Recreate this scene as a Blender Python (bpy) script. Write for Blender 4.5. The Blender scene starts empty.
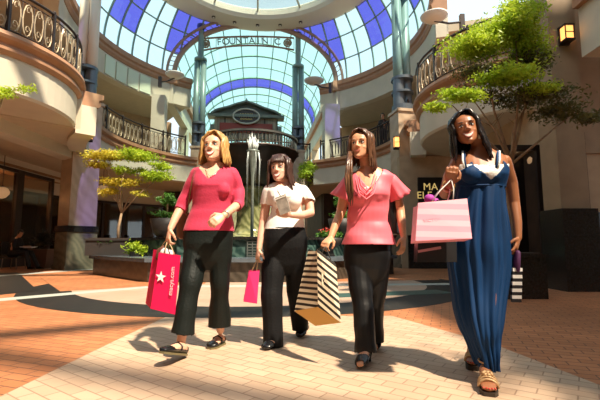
import bpy, bmesh, math, random
import numpy as np
from mathutils import Vector, Matrix, noise

random.seed(7)
rng = np.random.default_rng(11)
C = bpy.context.scene.collection
PI = math.pi
V = Vector

# ------------------------------------------------------------------ camera
CAM_H = 0.78
PITCH = math.radians(6.4)
FPX = 400.0
cam_d = bpy.data.cameras.new('camera')
cam_d.lens = 24.0
cam_d.sensor_width = 36.0
cam_d.clip_start = 0.05
cam_d.clip_end = 300
cam = bpy.data.objects.new('camera', cam_d)
C.objects.link(cam)
cam.location = (0, 0, CAM_H)
cam.rotation_euler = (PI / 2 + PITCH, 0, 0)
bpy.context.scene.camera = cam

# ------------------------------------------------------------------ world, sun, exposure
sc = bpy.context.scene
w = bpy.data.worlds.new('sky')
sc.world = w
w.use_nodes = True
bg = w.node_tree.nodes['Background']
bg.inputs[0].default_value = (0.74, 0.90, 1.0, 1)
bg.inputs[1].default_value = 1.08
sun_d = bpy.data.lights.new('sun', 'SUN')
sun_d.energy = 8.0
sun_d.color = (1.0, 0.86, 0.66)
sun_d.angle = math.radians(1.8)
sun = bpy.data.objects.new('sun', sun_d)
C.objects.link(sun)
SUN_TO = V((0.36, -0.40, 0.84)).normalized()      # direction towards the sun
sun.rotation_euler = SUN_TO.to_track_quat('Z', 'Y').to_euler()
sun.location = (6, -4, 14)
sc.view_settings.view_transform = 'Standard'
sc.view_settings.look = 'None'
sc.view_settings.gamma = 1
sc.view_settings.use_curve_mapping = False
sc.view_settings.exposure = 0.3
sc.cycles.use_denoising = True
sc.cycles.transparent_max_bounces = 16
sc.cycles.max_bounces = 6


def P(px, py, Y):
    """world point seen at photo coordinate (px, py) when it stands at distance Y"""
    u = 200.0 - py
    yy = FPX * math.cos(PITCH) - u * math.sin(PITCH)
    zz = FPX * math.sin(PITCH) + u * math.cos(PITCH)
    t = Y / yy
    return V(((px - 300.0) * t, Y, CAM_H + zz * t))


def G(px, py, z=0.0):
    """world point of the horizontal plane z seen at (px, py)"""
    u = 200.0 - py
    yy = FPX * math.cos(PITCH) - u * math.sin(PITCH)
    zz = FPX * math.sin(PITCH) + u * math.cos(PITCH)
    t = (z - CAM_H) / zz
    return V(((px - 300.0) * t, yy * t, z))


# ------------------------------------------------------------------ hall frame
O = V((-1.65, 14.6, 0))
HA = math.radians(6.3)
UX = V((math.cos(HA), math.sin(HA), 0))
VX = V((-math.sin(HA), math.cos(HA), 0))


def H(u, v, z=0.0):
    return O + UX * u + VX * v + V((0, 0, z))


def HP(r, a, z=0.0):
    """polar in the hall frame, a in degrees from the axis (clockwise seen from above = to the right)"""
    a = math.radians(a)
    return H(r * math.sin(a), r * math.cos(a), z)


# ------------------------------------------------------------------ materials
MATS = {}


def mat(name, col, rough=0.6, metal=0.0, spec=0.5, var=0.0, vscale=4.0, bump=0.0, bscale=30.0, emit=None, estr=0.0,
        sss=0.0, coat=0.0, stretch=None, sheen=0.0):
    if name in MATS:
        return MATS[name]
    m = bpy.data.materials.new(name)
    m.use_nodes = True
    nt = m.node_tree
    b = nt.nodes['Principled BSDF']
    b.inputs['Base Color'].default_value = (*col, 1)
    b.inputs['Roughness'].default_value = rough
    b.inputs['Metallic'].default_value = metal
    b.inputs['Specular IOR Level'].default_value = spec
    b.inputs['Coat Weight'].default_value = coat
    b.inputs['Sheen Weight'].default_value = sheen
    if sss:
        b.inputs['Subsurface Weight'].default_value = sss
        b.inputs['Subsurface Radius'].default_value = (0.02, 0.008, 0.004)
        b.inputs['Subsurface Scale'].default_value = 0.5
    tc = nt.nodes.new('ShaderNodeTexCoord')
    src = tc.outputs['Object']
    if stretch:
        mp = nt.nodes.new('ShaderNodeMapping')
        mp.inputs['Scale'].default_value = stretch
        nt.links.new(src, mp.inputs['Vector'])
        src = mp.outputs['Vector']
    if var > 0:
        n = nt.nodes.new('ShaderNodeTexNoise')
        n.inputs['Scale'].default_value = vscale
        n.inputs['Detail'].default_value = 5
        nt.links.new(src, n.inputs['Vector'])
        r = nt.nodes.new('ShaderNodeValToRGB')
        r.color_ramp.elements[0].position = 0.3
        r.color_ramp.elements[1].position = 0.7
        r.color_ramp.elements[0].color = (*[max(0, c * (1 - var)) for c in col], 1)
        r.color_ramp.elements[1].color = (*[min(1, c * (1 + var)) for c in col], 1)
        nt.links.new(n.outputs['Fac'], r.inputs['Fac'])
        nt.links.new(r.outputs['Color'], b.inputs['Base Color'])
    if bump > 0:
        n2 = nt.nodes.new('ShaderNodeTexNoise')
        n2.inputs['Scale'].default_value = bscale
        n2.inputs['Detail'].default_value = 4
        nt.links.new(src, n2.inputs['Vector'])
        bp = nt.nodes.new('ShaderNodeBump')
        bp.inputs['Strength'].default_value = bump
        bp.inputs['Distance'].default_value = 0.01
        nt.links.new(n2.outputs['Fac'], bp.inputs['Height'])
        nt.links.new(bp.outputs['Normal'], b.inputs['Normal'])
    if emit:
        b.inputs['Emission Color'].default_value = (*emit, 1)
        b.inputs['Emission Strength'].default_value = estr
    MATS[name] = m
    return m


def mat_glass_pane(name, tint, gloss=0.08):
    if name in MATS:
        return MATS[name]
    m = bpy.data.materials.new(name)
    m.use_nodes = True
    nt = m.node_tree
    nt.nodes.clear()
    out = nt.nodes.new('ShaderNodeOutputMaterial')
    tr = nt.nodes.new('ShaderNodeBsdfTransparent')
    tr.inputs[0].default_value = (*tint, 1)
    gl = nt.nodes.new('ShaderNodeBsdfGlossy')
    gl.inputs['Roughness'].default_value = 0.05
    mx = nt.nodes.new('ShaderNodeMixShader')
    mx.inputs[0].default_value = gloss
    nt.links.new(tr.outputs[0], mx.inputs[1])
    nt.links.new(gl.outputs[0], mx.inputs[2])
    nt.links.new(mx.outputs[0], out.inputs[0])
    MATS[name] = m
    return m


def mat_brick(name, c1, c2, mortar, bw, bh, rot=0.0, msize=0.006, rough=0.6, var=0.25, vscale=0.8):
    m = bpy.data.materials.new(name)
    m.use_nodes = True
    nt = m.node_tree
    b = nt.nodes['Principled BSDF']
    tc = nt.nodes.new('ShaderNodeTexCoord')
    mp = nt.nodes.new('ShaderNodeMapping')
    mp.inputs['Rotation'].default_value = (0, 0, rot)
    nt.links.new(tc.outputs['Object'], mp.inputs['Vector'])
    br = nt.nodes.new('ShaderNodeTexBrick')
    br.inputs['Scale'].default_value = 1.0
    br.inputs['Brick Width'].default_value = bw
    br.inputs['Row Height'].default_value = bh
    br.inputs['Mortar Size'].default_value = msize
    br.inputs['Mortar Smooth'].default_value = 0.3
    br.inputs['Color1'].default_value = (*c1, 1)
    br.inputs['Color2'].default_value = (*c2, 1)
    br.inputs['Mortar'].default_value = (*mortar, 1)
    nt.links.new(mp.outputs['Vector'], br.inputs['Vector'])
    n = nt.nodes.new('ShaderNodeTexNoise')
    n.inputs['Scale'].default_value = vscale
    n.inputs['Detail'].default_value = 6
    nt.links.new(tc.outputs['Object'], n.inputs['Vector'])
    mr = nt.nodes.new('ShaderNodeMapRange')
    mr.inputs['From Min'].default_value = 0.3
    mr.inputs['From Max'].default_value = 0.7
    mr.inputs['To Min'].default_value = 1 - var
    mr.inputs['To Max'].default_value = 1 + var * 0.4
    nt.links.new(n.outputs['Fac'], mr.inputs['Value'])
    mx = nt.nodes.new('ShaderNodeMix')
    mx.data_type = 'RGBA'
    mx.blend_type = 'MULTIPLY'
    mx.inputs[0].default_value = 1.0
    nt.links.new(br.outputs['Color'], mx.inputs[6])
    nt.links.new(mr.outputs['Result'], mx.inputs[7])
    nt.links.new(mx.outputs[2], b.inputs['Base Color'])
    b.inputs['Roughness'].default_value = rough
    bp = nt.nodes.new('ShaderNodeBump')
    bp.inputs['Strength'].default_value = 0.35
    bp.inputs['Distance'].default_value = 0.004
    nt.links.new(br.outputs['Fac'], bp.inputs['Height'])
    bp.invert = True
    nt.links.new(bp.outputs['Normal'], b.inputs['Normal'])
    MATS[name] = m
    return m


def mat_marble(name, c1, c2, scale=2.0, rough=0.25):
    m = bpy.data.materials.new(name)
    m.use_nodes = True
    nt = m.node_tree
    b = nt.nodes['Principled BSDF']
    tc = nt.nodes.new('ShaderNodeTexCoord')
    wv = nt.nodes.new('ShaderNodeTexWave')
    wv.inputs['Scale'].default_value = scale
    wv.inputs['Distortion'].default_value = 9
    wv.inputs['Detail'].default_value = 4
    wv.bands_direction = 'DIAGONAL'
    nt.links.new(tc.outputs['Object'], wv.inputs['Vector'])
    r = nt.nodes.new('ShaderNodeValToRGB')
    r.color_ramp.elements[0].color = (*c1, 1)
    r.color_ramp.elements[1].color = (*c2, 1)
    nt.links.new(wv.outputs['Fac'], r.inputs['Fac'])
    nt.links.new(r.outputs['Color'], b.inputs['Base Color'])
    b.inputs['Roughness'].default_value = rough
    MATS[name] = m
    return m


# ------------------------------------------------------------------ object helpers
def finish(ob, parent=None):
    C.objects.link(ob)
    if parent is not None:
        ob.parent = parent
        if parent.matrix_world != Matrix.Identity(4) or parent.location.length:
            ob.matrix_parent_inverse = Matrix.Translation(parent.location).inverted()
    return ob


def tag(o, label=None, cat=None, group=None, kind=None):
    if label: o['label'] = label
    if cat: o['category'] = cat
    if group: o['group'] = group
    if kind: o['kind'] = kind
    return o


def thing(name, label, cat, loc=(0, 0, 0), group=None):
    o = bpy.data.objects.new(name, None)
    o.empty_display_size = 0.1
    C.objects.link(o)
    o.location = loc
    return tag(o, label, cat, group)


def dup_tree(o, parent=None, loc=None):
    c = o.copy()
    C.objects.link(c)
    if parent is not None:
        c.parent = parent
    if loc is not None:
        c.location = loc
    for ch in [x for x in bpy.data.objects if x.parent == o]:
        dup_tree(ch, c)
    return c


class MB:
    def __init__(s):
        s.v = []
        s.f = []
        s.mi = []
        s.m = 0

    def add(s, vs, fs):
        k = len(s.v)
        s.v += [tuple(p) for p in vs]
        s.f += [tuple(i + k for i in f) for f in fs]
        s.mi += [s.m] * len(fs)

    def box(s, c, sx, sy, sz, ax=None, ay=None):
        """centre c, full sizes, optional horizontal axes"""
        ax = ax or V((1, 0, 0))
        ay = ay or V((-ax.y, ax.x, 0)) if ax.z == 0 else (ay or V((0, 1, 0)))
        az = ax.cross(ay).normalized()
        c = V(c)
        vs = [c + ax * (sx / 2 * i) + ay * (sy / 2 * j) + az * (sz / 2 * k) for k in (-1, 1) for j in (-1, 1) for i in (-1, 1)]
        s.add(vs, [(0, 2, 3, 1), (4, 5, 7, 6), (0, 1, 5, 4), (2, 6, 7, 3), (0, 4, 6, 2), (1, 3, 7, 5)])

    def beam(s, a, b, wd, ht, up=V((0, 0, 1))):
        """box beam from a to b, centred on the line"""
        a, b = V(a), V(b)
        d = (b - a).normalized()
        side = d.cross(up)
        if side.length < 1e-4:
            side = V((1, 0, 0))
        side.normalize()
        u2 = side.cross(d).normalized()
        vs = []
        for p in (a, b):
            for i, j in ((-1, -1), (1, -1), (1, 1), (-1, 1)):
                vs.append(p + side * (wd / 2 * i) + u2 * (ht / 2 * j))
        s.add(vs, [(3, 2, 1, 0), (4, 5, 6, 7), (0, 1, 5, 4), (1, 2, 6, 5), (2, 3, 7, 6), (3, 0, 4, 7)])

    def prism(s, pts, z0, z1):
        n = len(pts)
        a = sum(pts[i][0] * pts[(i + 1) % n][1] - pts[(i + 1) % n][0] * pts[i][1] for i in range(n))
        if a < 0:
            pts = list(pts)[::-1]
        vs = [(p[0], p[1], z0) for p in pts] + [(p[0], p[1], z1) for p in pts]
        fs = [tuple(range(n))[::-1], tuple(range(n, 2 * n))]
        fs += [(i, (i + 1) % n, (i + 1) % n + n, i + n) for i in range(n)]
        s.add(vs, fs)

    def tube(s, pts, r, n=8, cap=True, flat=1.0, up=None):
        pts = [V(p) for p in pts]
        rr = r if hasattr(r, '__len__') else [r] * len(pts)
        m = len(pts)
        # rounded ends
        if cap == 'round':
            d0 = (pts[0] - pts[1]).normalized()
            d1 = (pts[-1] - pts[-2]).normalized()
            a = [pts[0] + d0 * rr[0] * 0.9, pts[0] + d0 * rr[0] * 0.55]
            b = [pts[-1] + d1 * rr[-1] * 0.55, pts[-1] + d1 * rr[-1] * 0.9]
            ra = [rr[0] * 0.35, rr[0] * 0.83]
            rb = [rr[-1] * 0.83, rr[-1] * 0.35]
            pts = a + pts + b
            rr = ra + list(rr) + rb
            m = len(pts)
        vs = []
        prev = None
        for i in range(m):
            t = (pts[min(i + 1, m - 1)] - pts[max(i - 1, 0)])
            if t.length < 1e-9:
                t = V((0, 0, 1))
            t.normalize()
            if prev is None:
                ref = up or (V((0, 0, 1)) if abs(t.z) < 0.9 else V((1, 0, 0)))
                x = ref.cross(t).normalized()
            else:
                x = prev - t * prev.dot(t)
                x.normalize()
            prev = x
            y = t.cross(x)
            for k in range(n):
                a = 2 * PI * k / n
                vs.append(pts[i] + (x * math.cos(a) + y * math.sin(a) * flat) * rr[i])
        fs = []
        for i in range(m - 1):
            for k in range(n):
                k2 = (k + 1) % n
                fs.append((i * n + k, i * n + k2, (i + 1) * n + k2, (i + 1) * n + k))
        if cap:
            fs.append(tuple(range(n))[::-1])
            fs.append(tuple((m - 1) * n + k for k in range(n)))
        s.add(vs, fs)

    def rings(s, rings, cap=True):
        n = len(rings[0])
        vs = [p for r in rings for p in r]
        fs = []
        for i in range(len(rings) - 1):
            for k in range(n):
                k2 = (k + 1) % n
                fs.append((i * n + k, i * n + k2, (i + 1) * n + k2, (i + 1) * n + k))
        if cap:
            fs.append(tuple(range(n))[::-1])
            fs.append(tuple((len(rings) - 1) * n + k for k in range(n)))
        s.add(vs, fs)

    def lathe(s, c, prof, n=32, a0=0, a1=360, flute=0, famp=0.0, caps=True):
        c = V(c)
        full = abs(a1 - a0 - 360) < 1e-6
        cnt = n if full else n + 1
        vs = []
        for r, z in prof:
            for k in range(cnt):
                a = math.radians(a0 + (a1 - a0) * k / n)
                q = r * (1 + famp * abs(math.sin(flute * a / 2))) if flute else r
                vs.append((c.x + q * math.cos(a), c.y + q * math.sin(a), c.z + z))
        fs = []
        for i in range(len(prof) - 1):
            for k in range(n):
                k2 = (k + 1) % cnt
                fs.append((i * cnt + k, i * cnt + k2, (i + 1) * cnt + k2, (i + 1) * cnt + k))
        if full and caps and prof[0] != prof[-1]:
            if prof[0][0] > 1e-4: fs.append(tuple(range(cnt))[::-1])
            if prof[-1][0] > 1e-4: fs.append(tuple((len(prof) - 1) * cnt + k for k in range(cnt)))
        s.add(vs, fs)

    def ell(s, c, rx, ry, rz, n=16, m=10, M=None):
        c = V(c)
        M = M or Matrix.Identity(3)
        vs = []
        for i in range(m + 1):
            th = PI * i / m
            st = max(math.sin(th), 0.02)
            for k in range(n):
                a = 2 * PI * k / n
                vs.append(c + M @ V((rx * st * math.cos(a), ry * st * math.sin(a), -rz * math.cos(th))))
        fs = []
        for i in range(m):
            for k in range(n):
                k2 = (k + 1) % n
                fs.append((i * n + k, i * n + k2, (i + 1) * n + k2, (i + 1) * n + k))
        fs.append(tuple(range(n))[::-1])
        fs.append(tuple(m * n + k for k in range(n)))
        s.add(vs, fs)

    def sweep(s, path, prof, closed=False):
        """path: list of (point, outward unit vector); prof: closed polygon of (d, z) offsets"""
        n = len(prof)
        vs = []
        for p, o in path:
            for d, z in prof:
                vs.append(V(p) + V(o) * d + V((0, 0, z)))
        fs = []
        m = len(path)
        for i in range(m if closed else m - 1):
            j = (i + 1) % m
            for k in range(n):
                k2 = (k + 1) % n
                fs.append((i * n + k, j * n + k, j * n + k2, i * n + k2))
        if not closed:
            fs.append(tuple(range(n)))
            fs.append(tuple((m - 1) * n + k for k in range(n))[::-1])
        s.add(vs, fs)

    def build(s, name, mats, parent=None, smooth=False, fix=True):
        me = bpy.data.meshes.new(name)
        me.from_pydata(s.v, [], s.f)
        mats = mats if isinstance(mats, (list, tuple)) else [mats]
        for m in mats:
            me.materials.append(m)
        if len(mats) > 1:
            me.polygons.foreach_set('material_index', s.mi)
        if smooth:
            me.polygons.foreach_set('use_smooth', [True] * len(me.polygons))
        me.update()
        if fix:
            bm = bmesh.new()
            bm.from_mesh(me)
            bmesh.ops.recalc_face_normals(bm, faces=bm.faces)
            bm.to_mesh(me)
            bm.free()
        ob = bpy.data.objects.new(name, me)
        finish(ob, parent)
        return ob


def struct(name, mb, m, parent=None, smooth=False):
    o = mb.build(name, m, parent, smooth)
    if parent is None:
        o['kind'] = 'structure'
    return o


def fuse(mb, voxel=0.005, smooth=3):
    """union of the closed pieces in mb as one continuous surface -> (verts Nx3, quads Mx4)"""
    me = bpy.data.meshes.new('tmp')
    me.from_pydata(mb.v, [], mb.f)
    bm = bmesh.new()
    bm.from_mesh(me)
    bmesh.ops.recalc_face_normals(bm, faces=bm.faces)
    bm.to_mesh(me)
    bm.free()
    ob = bpy.data.objects.new('tmp', me)
    C.objects.link(ob)
    md = ob.modifiers.new('r', 'REMESH')
    md.mode = 'VOXEL'
    md.voxel_size = voxel
    if smooth:
        ms = ob.modifiers.new('s', 'SMOOTH')
        ms.factor = 0.5
        ms.iterations = smooth
    dg = bpy.context.evaluated_depsgraph_get()
    ev = ob.evaluated_get(dg)
    em = ev.to_mesh()
    n = len(em.vertices)
    vs = np.empty(n * 3)
    em.vertices.foreach_get('co', vs)
    vs = vs.reshape(-1, 3)
    lp = np.empty(len(em.loops), dtype=np.int32)
    em.loops.foreach_get('vertex_index', lp)
    tot = np.empty(len(em.polygons), dtype=np.int32)
    em.polygons.foreach_get('loop_total', tot)
    if len(tot) and (tot == 4).all():
        q = lp.reshape(-1, 4)
    else:
        st = np.empty(len(em.polygons), dtype=np.int32)
        em.polygons.foreach_get('loop_start', st)
        q = np.array([lp[a:a + 4] if t == 4 else list(lp[a:a + 3]) + [lp[a + 2]] for a, t in zip(st, tot)])
    ev.to_mesh_clear()
    bpy.data.objects.remove(ob)
    bpy.data.meshes.remove(me)
    return vs, q


def from_np(name, vs, q, mats, parent=None, keep=None, mi=None, thick=0.0):
    if keep is not None:
        fk = keep[q].all(axis=1)
        q = q[fk]
        if mi is not None:
            mi = mi[fk]
        used = np.zeros(len(vs), bool)
        used[q.ravel()] = True
        idx = np.cumsum(used) - 1
        vs = vs[used]
        q = idx[q]
    me = bpy.data.meshes.new(name)
    me.vertices.add(len(vs))
    me.vertices.foreach_set('co', vs.ravel())
    me.loops.add(len(q) * 4)
    me.loops.foreach_set('vertex_index', q.ravel().astype(np.int32))
    me.polygons.add(len(q))
    me.polygons.foreach_set('loop_start', np.arange(0, len(q) * 4, 4, dtype=np.int32))
    me.polygons.foreach_set('loop_total', np.full(len(q), 4, dtype=np.int32))
    me.polygons.foreach_set('use_smooth', np.ones(len(q), bool))
    mats = mats if isinstance(mats, (list, tuple)) else [mats]
    for m in mats:
        me.materials.append(m)
    if mi is not None:
        me.polygons.foreach_set('material_index', mi.astype(np.int32))
    me.update(calc_edges=True)
    me.validate()
    ob = bpy.data.objects.new(name, me)
    finish(ob, parent)
    if thick:
        md = ob.modifiers.new('thickness', 'SOLIDIFY')
        md.thickness = thick
        md.offset = -1
    return ob


def text(name, body, size, loc, ax, up, m, parent=None, extrude=0.004, align='CENTER', space=1.0):
    cu = bpy.data.curves.new(name, 'FONT')
    cu.body = body
    cu.size = size
    cu.extrude = extrude
    cu.align_x = align
    cu.align_y = 'CENTER'
    cu.space_character = space
    cu.materials.append(m)
    tmp = bpy.data.objects.new(name + '_tmp', cu)
    C.objects.link(tmp)
    dg = bpy.context.evaluated_depsgraph_get()
    me = bpy.data.meshes.new_from_object(tmp.evaluated_get(dg))
    bpy.data.objects.remove(tmp)
    bpy.data.curves.remove(cu)
    me.materials.clear(); me.materials.append(m)
    ax = V(ax).normalized()
    up = V(up).normalized()
    nz = ax.cross(up).normalized()
    up = nz.cross(ax)
    M = Matrix((ax, up, nz)).transposed().to_4x4()
    M.translation = V(loc)
    me.transform(M)
    me.name = name
    ob = bpy.data.objects.new(name, me)
    finish(ob, parent)
    return ob

# ================================================================== MATERIALS
cream = mat('cream_plaster', (0.62, 0.56, 0.44), 0.7, var=0.06, vscale=1.5)
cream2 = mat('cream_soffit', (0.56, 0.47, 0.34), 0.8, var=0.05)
tan = mat('tan_wall', (0.45, 0.33, 0.21), 0.8, var=0.1)
brownm = mat('brown_moulding', (0.42, 0.22, 0.12), 0.5, var=0.1)
stone = mat_marble('pier_stone', (0.42, 0.31, 0.21), (0.50, 0.38, 0.265), 1.2, 0.35)
granite = mat('dark_granite', (0.02, 0.018, 0.016), 0.18, var=0.5, vscale=30)
green_marble = mat_marble('green_marble', (0.02, 0.05, 0.045), (0.08, 0.14, 0.12), 3.0, 0.15)
steel = mat('grey_green_steel', (0.22, 0.33, 0.31), 0.35, metal=0.2)
steel_sunlit = mat('sunlit_tinted_steel', (0.80, 0.64, 0.50), 0.4)  # sunlight painted into the left column's steel as a warm bright tint
collar_m = mat('collar_steel', (0.13, 0.15, 0.17), 0.35, metal=0.5)
iron = mat('dark_iron', (0.045, 0.032, 0.028), 0.4, metal=0.4)
brass = mat('old_brass', (0.42, 0.33, 0.22), 0.45, metal=0.4)
frame_m = mat('glazing_frame', (0.22, 0.34, 0.30), 0.45)
frame_tan = mat('tan_rib', (0.38, 0.25, 0.18), 0.5)
pane_c = mat_glass_pane('clear_pane', (0.80, 0.97, 0.99), 0.05)
pane_v = mat_glass_pane('vault_pane', (0.66, 0.97, 0.88), 0.05)
pane_b = mat_glass_pane('violet_pane', (0.15, 0.15, 0.68), 0.05)
shopglass = mat_glass_pane('shop_glass', (0.75, 0.65, 0.55), 0.12)
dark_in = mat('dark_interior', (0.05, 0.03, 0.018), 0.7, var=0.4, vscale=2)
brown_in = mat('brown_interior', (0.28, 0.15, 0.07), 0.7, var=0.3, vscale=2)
lamp_m = mat('lit_amber_glass', (0.9, 0.5, 0.2), 0.4, emit=(1.0, 0.42, 0.10), estr=1.6)
white_em = mat('frosted_glass', (0.75, 0.72, 0.66), 0.4)

# ================================================================== FLOOR
brick_o = mat_brick('orange_brick', (0.52, 0.205, 0.085), (0.42, 0.155, 0.06), (0.17, 0.075, 0.04), 0.18, 0.09, 0.35, 0.005, 0.55, 0.25)
brick_p = mat_brick('pale_brick', (0.58, 0.41, 0.285), (0.50, 0.34, 0.23), (0.33, 0.21, 0.14), 0.18, 0.09, 0.62, 0.0045, 0.55, 0.18)
tile_p = mat_brick('pink_tile', (0.58, 0.40, 0.30), (0.53, 0.36, 0.26), (0.42, 0.29, 0.21), 0.3, 0.3, 0.1, 0.004, 0.35, 0.12)
tile_d = mat_brick('dark_tile', (0.010, 0.011, 0.010), (0.018, 0.016, 0.014), (0.05, 0.042, 0.034), 0.3, 0.3, 0.1, 0.006, 0.5, 0.3)
tile_w = mat_brick('pale_strip', (0.58, 0.60, 0.53), (0.52, 0.55, 0.50), (0.4, 0.4, 0.36), 0.3, 0.3, 0.1, 0.004, 0.3, 0.1)

b = MB(); b.box((0, 14, -0.1), 60, 64, 0.2)
struct('floor', b, brick_o)


def inlay(pts, z, m, name='floor'):
    b = MB()
    b.prism([(p[0], p[1]) for p in pts], 0.0005, z)
    return struct(name, b, m)


# pale brick path that narrows towards the medallion
inlay([G(168, 316), G(119, 339), G(0, 397), V((-2.9, 1.2, 0)), V((-2.9, -3, 0)), V((3.6, -3, 0)), V((3.4, 1.0, 0)), G(600, 385.5), G(495, 345), G(392, 316)], 0.002, brick_p)
MC = V((-0.9, 8.6, 0))


def disc_pts(c, r, a0=0, a1=360, n=72):
    return [c + V((r * math.cos(math.radians(a0 + (a1 - a0) * i / n)), r * math.sin(math.radians(a0 + (a1 - a0) * i / n)), 0)) for i in range(n + (0 if a1 - a0 == 360 else 1))]


inlay(disc_pts(MC, 4.2), 0.003, tile_d)
inlay(disc_pts(MC, 3.42), 0.004, tile_p)


def strip(a, b_, wd, z, m):
    b = MB()
    a = V((a[0], a[1], 0)); b_ = V((b_[0], b_[1], 0))
    s = (b_ - a).normalized().cross(V((0, 0, 1))) * wd / 2
    b.prism([a - s, a + s, b_ + s, b_ - s], 0.0005, z)
    return struct('floor', b, m)


strip(G(-60, 305), G(150, 287), 0.32, 0.0050, tile_w)
strip(G(150, 287), G(470, 284), 0.35, 0.0052, tile_w)
strip(G(-30, 278), G(190, 262), 0.45, 0.0050, tile_w)
strip(G(330, 296), G(445, 291.5), 0.5, 0.0046, mat_brick('teal_strip', (0.05, 0.11, 0.10), (0.06, 0.13, 0.115), (0.1, 0.12, 0.1), 0.4, 0.4, 0.1, 0.004, 0.3, 0.2))
inlay([G(-40, 274), G(18, 272.5), G(38, 291), G(-40, 299)], 0.0045, tile_d)
inlay([G(60, 291.5), G(38, 276), G(120, 268), G(215, 268), G(205, 284)], 0.0044, brick_o)
inlay([G(330, 262), G(420, 268), G(440, 280), G(330, 282)], 0.0044, brick_o)

# ================================================================== BALCONY RAILINGS
def railing(name, pts, z0, h, label, rich=False, group=None, bay=1.0, cell=0.16, metal=iron):
    """wrought railing that follows the points; one bay of scrollwork between each pair of posts"""
    # resample the path
    L = [0]
    for i in range(1, len(pts)):
        L.append(L[-1] + (pts[i] - pts[i - 1]).length)

    def at(s):
        s = max(0, min(L[-1], s))
        for i in range(1, len(pts)):
            if s <= L[i] + 1e-9:
                k = (s - L[i - 1]) / max(1e-9, L[i] - L[i - 1])
                return pts[i - 1].lerp(pts[i], k)
        return pts[-1]
    nb = max(1, round(L[-1] / bay))
    mid = at(L[-1] / 2)
    t = thing(name, label, 'railing', (mid.x, mid.y, z0), group)
    Z = lambda p, z: V((p.x, p.y, z0 + z))
    b = MB(); b.tube([Z(at(L[-1] * i / (nb * 4)), h) for i in range(nb * 4 + 1)], 0.035, 6); b.build('handrail', metal, t, True)
    b = MB(); b.tube([Z(at(L[-1] * i / (nb * 4)), 0.10) for i in range(nb * 4 + 1)], 0.018, 5); b.build('rail', metal, t, True)
    b = MB(); b.tube([Z(at(L[-1] * i / (nb * 4)), h - 0.12) for i in range(nb * 4 + 1)], 0.015, 5); b.build('rail', metal, t, True)
    for i in range(nb + 1):
        p = at(L[-1] * i / nb)
        b = MB(); b.box(Z(p, h / 2), 0.07, 0.07, h); b.ell(Z(p, h + 0.04), 0.04, 0.04, 0.05, 8, 6)
        b.build('post', metal, t)
    for i in range(nb):
        s0, s1 = L[-1] * i / nb, L[-1] * (i + 1) / nb
        b = MB()
        nc = max(2, round((s1 - s0) / cell))
        for k in range(nc):
            sa = s0 + (s1 - s0) * (k + 0.0) / nc
            sb = s0 + (s1 - s0) * (k + 1.0) / nc
            sm = (sa + sb) / 2
            hw = (sb - sa) * 0.42
            # oval scroll
            pl = [Z(at(sm + hw * math.cos(a)), 0.10 + (h - 0.22) * (0.5 + 0.48 * math.sin(a))) for a in [2 * PI * q / 12 for q in range(13)]]
            b.m = 1 if rich else 0
            b.tube(pl, 0.012 if not rich else 0.016, 4, cap=False)
            b.m = 0
            b.tube([Z(at(sa), 0.1), Z(at(sa), h - 0.12)], 0.010, 4)
            if rich:
                b.m = 1
                for sg in (-1, 1):
                    sp = [Z(at(sm + hw * 0.5 * math.cos(a) * (1 - a / 9)), h * 0.5 + sg * h * 0.22 + 0.10 * math.sin(a) * (1 - a / 9)) for a in [0.7 * q for q in range(9)]]
                    b.tube(sp, 0.012, 4, cap=False)
                b.m = 0
        b.build('scroll_panel', [metal, brass] if rich else metal, t, False, fix=False)
    return t


def arc(c, r, a0, a1, n):
    return [V((c.x + r * math.cos(math.radians(a0 + (a1 - a0) * i / n)), c.y + r * math.sin(math.radians(a0 + (a1 - a0) * i / n)), 0)) for i in range(n + 1)]


# ================================================================== GALLERY FLOORS (second level)
RG = 5.55
GZ = 4.95


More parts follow.
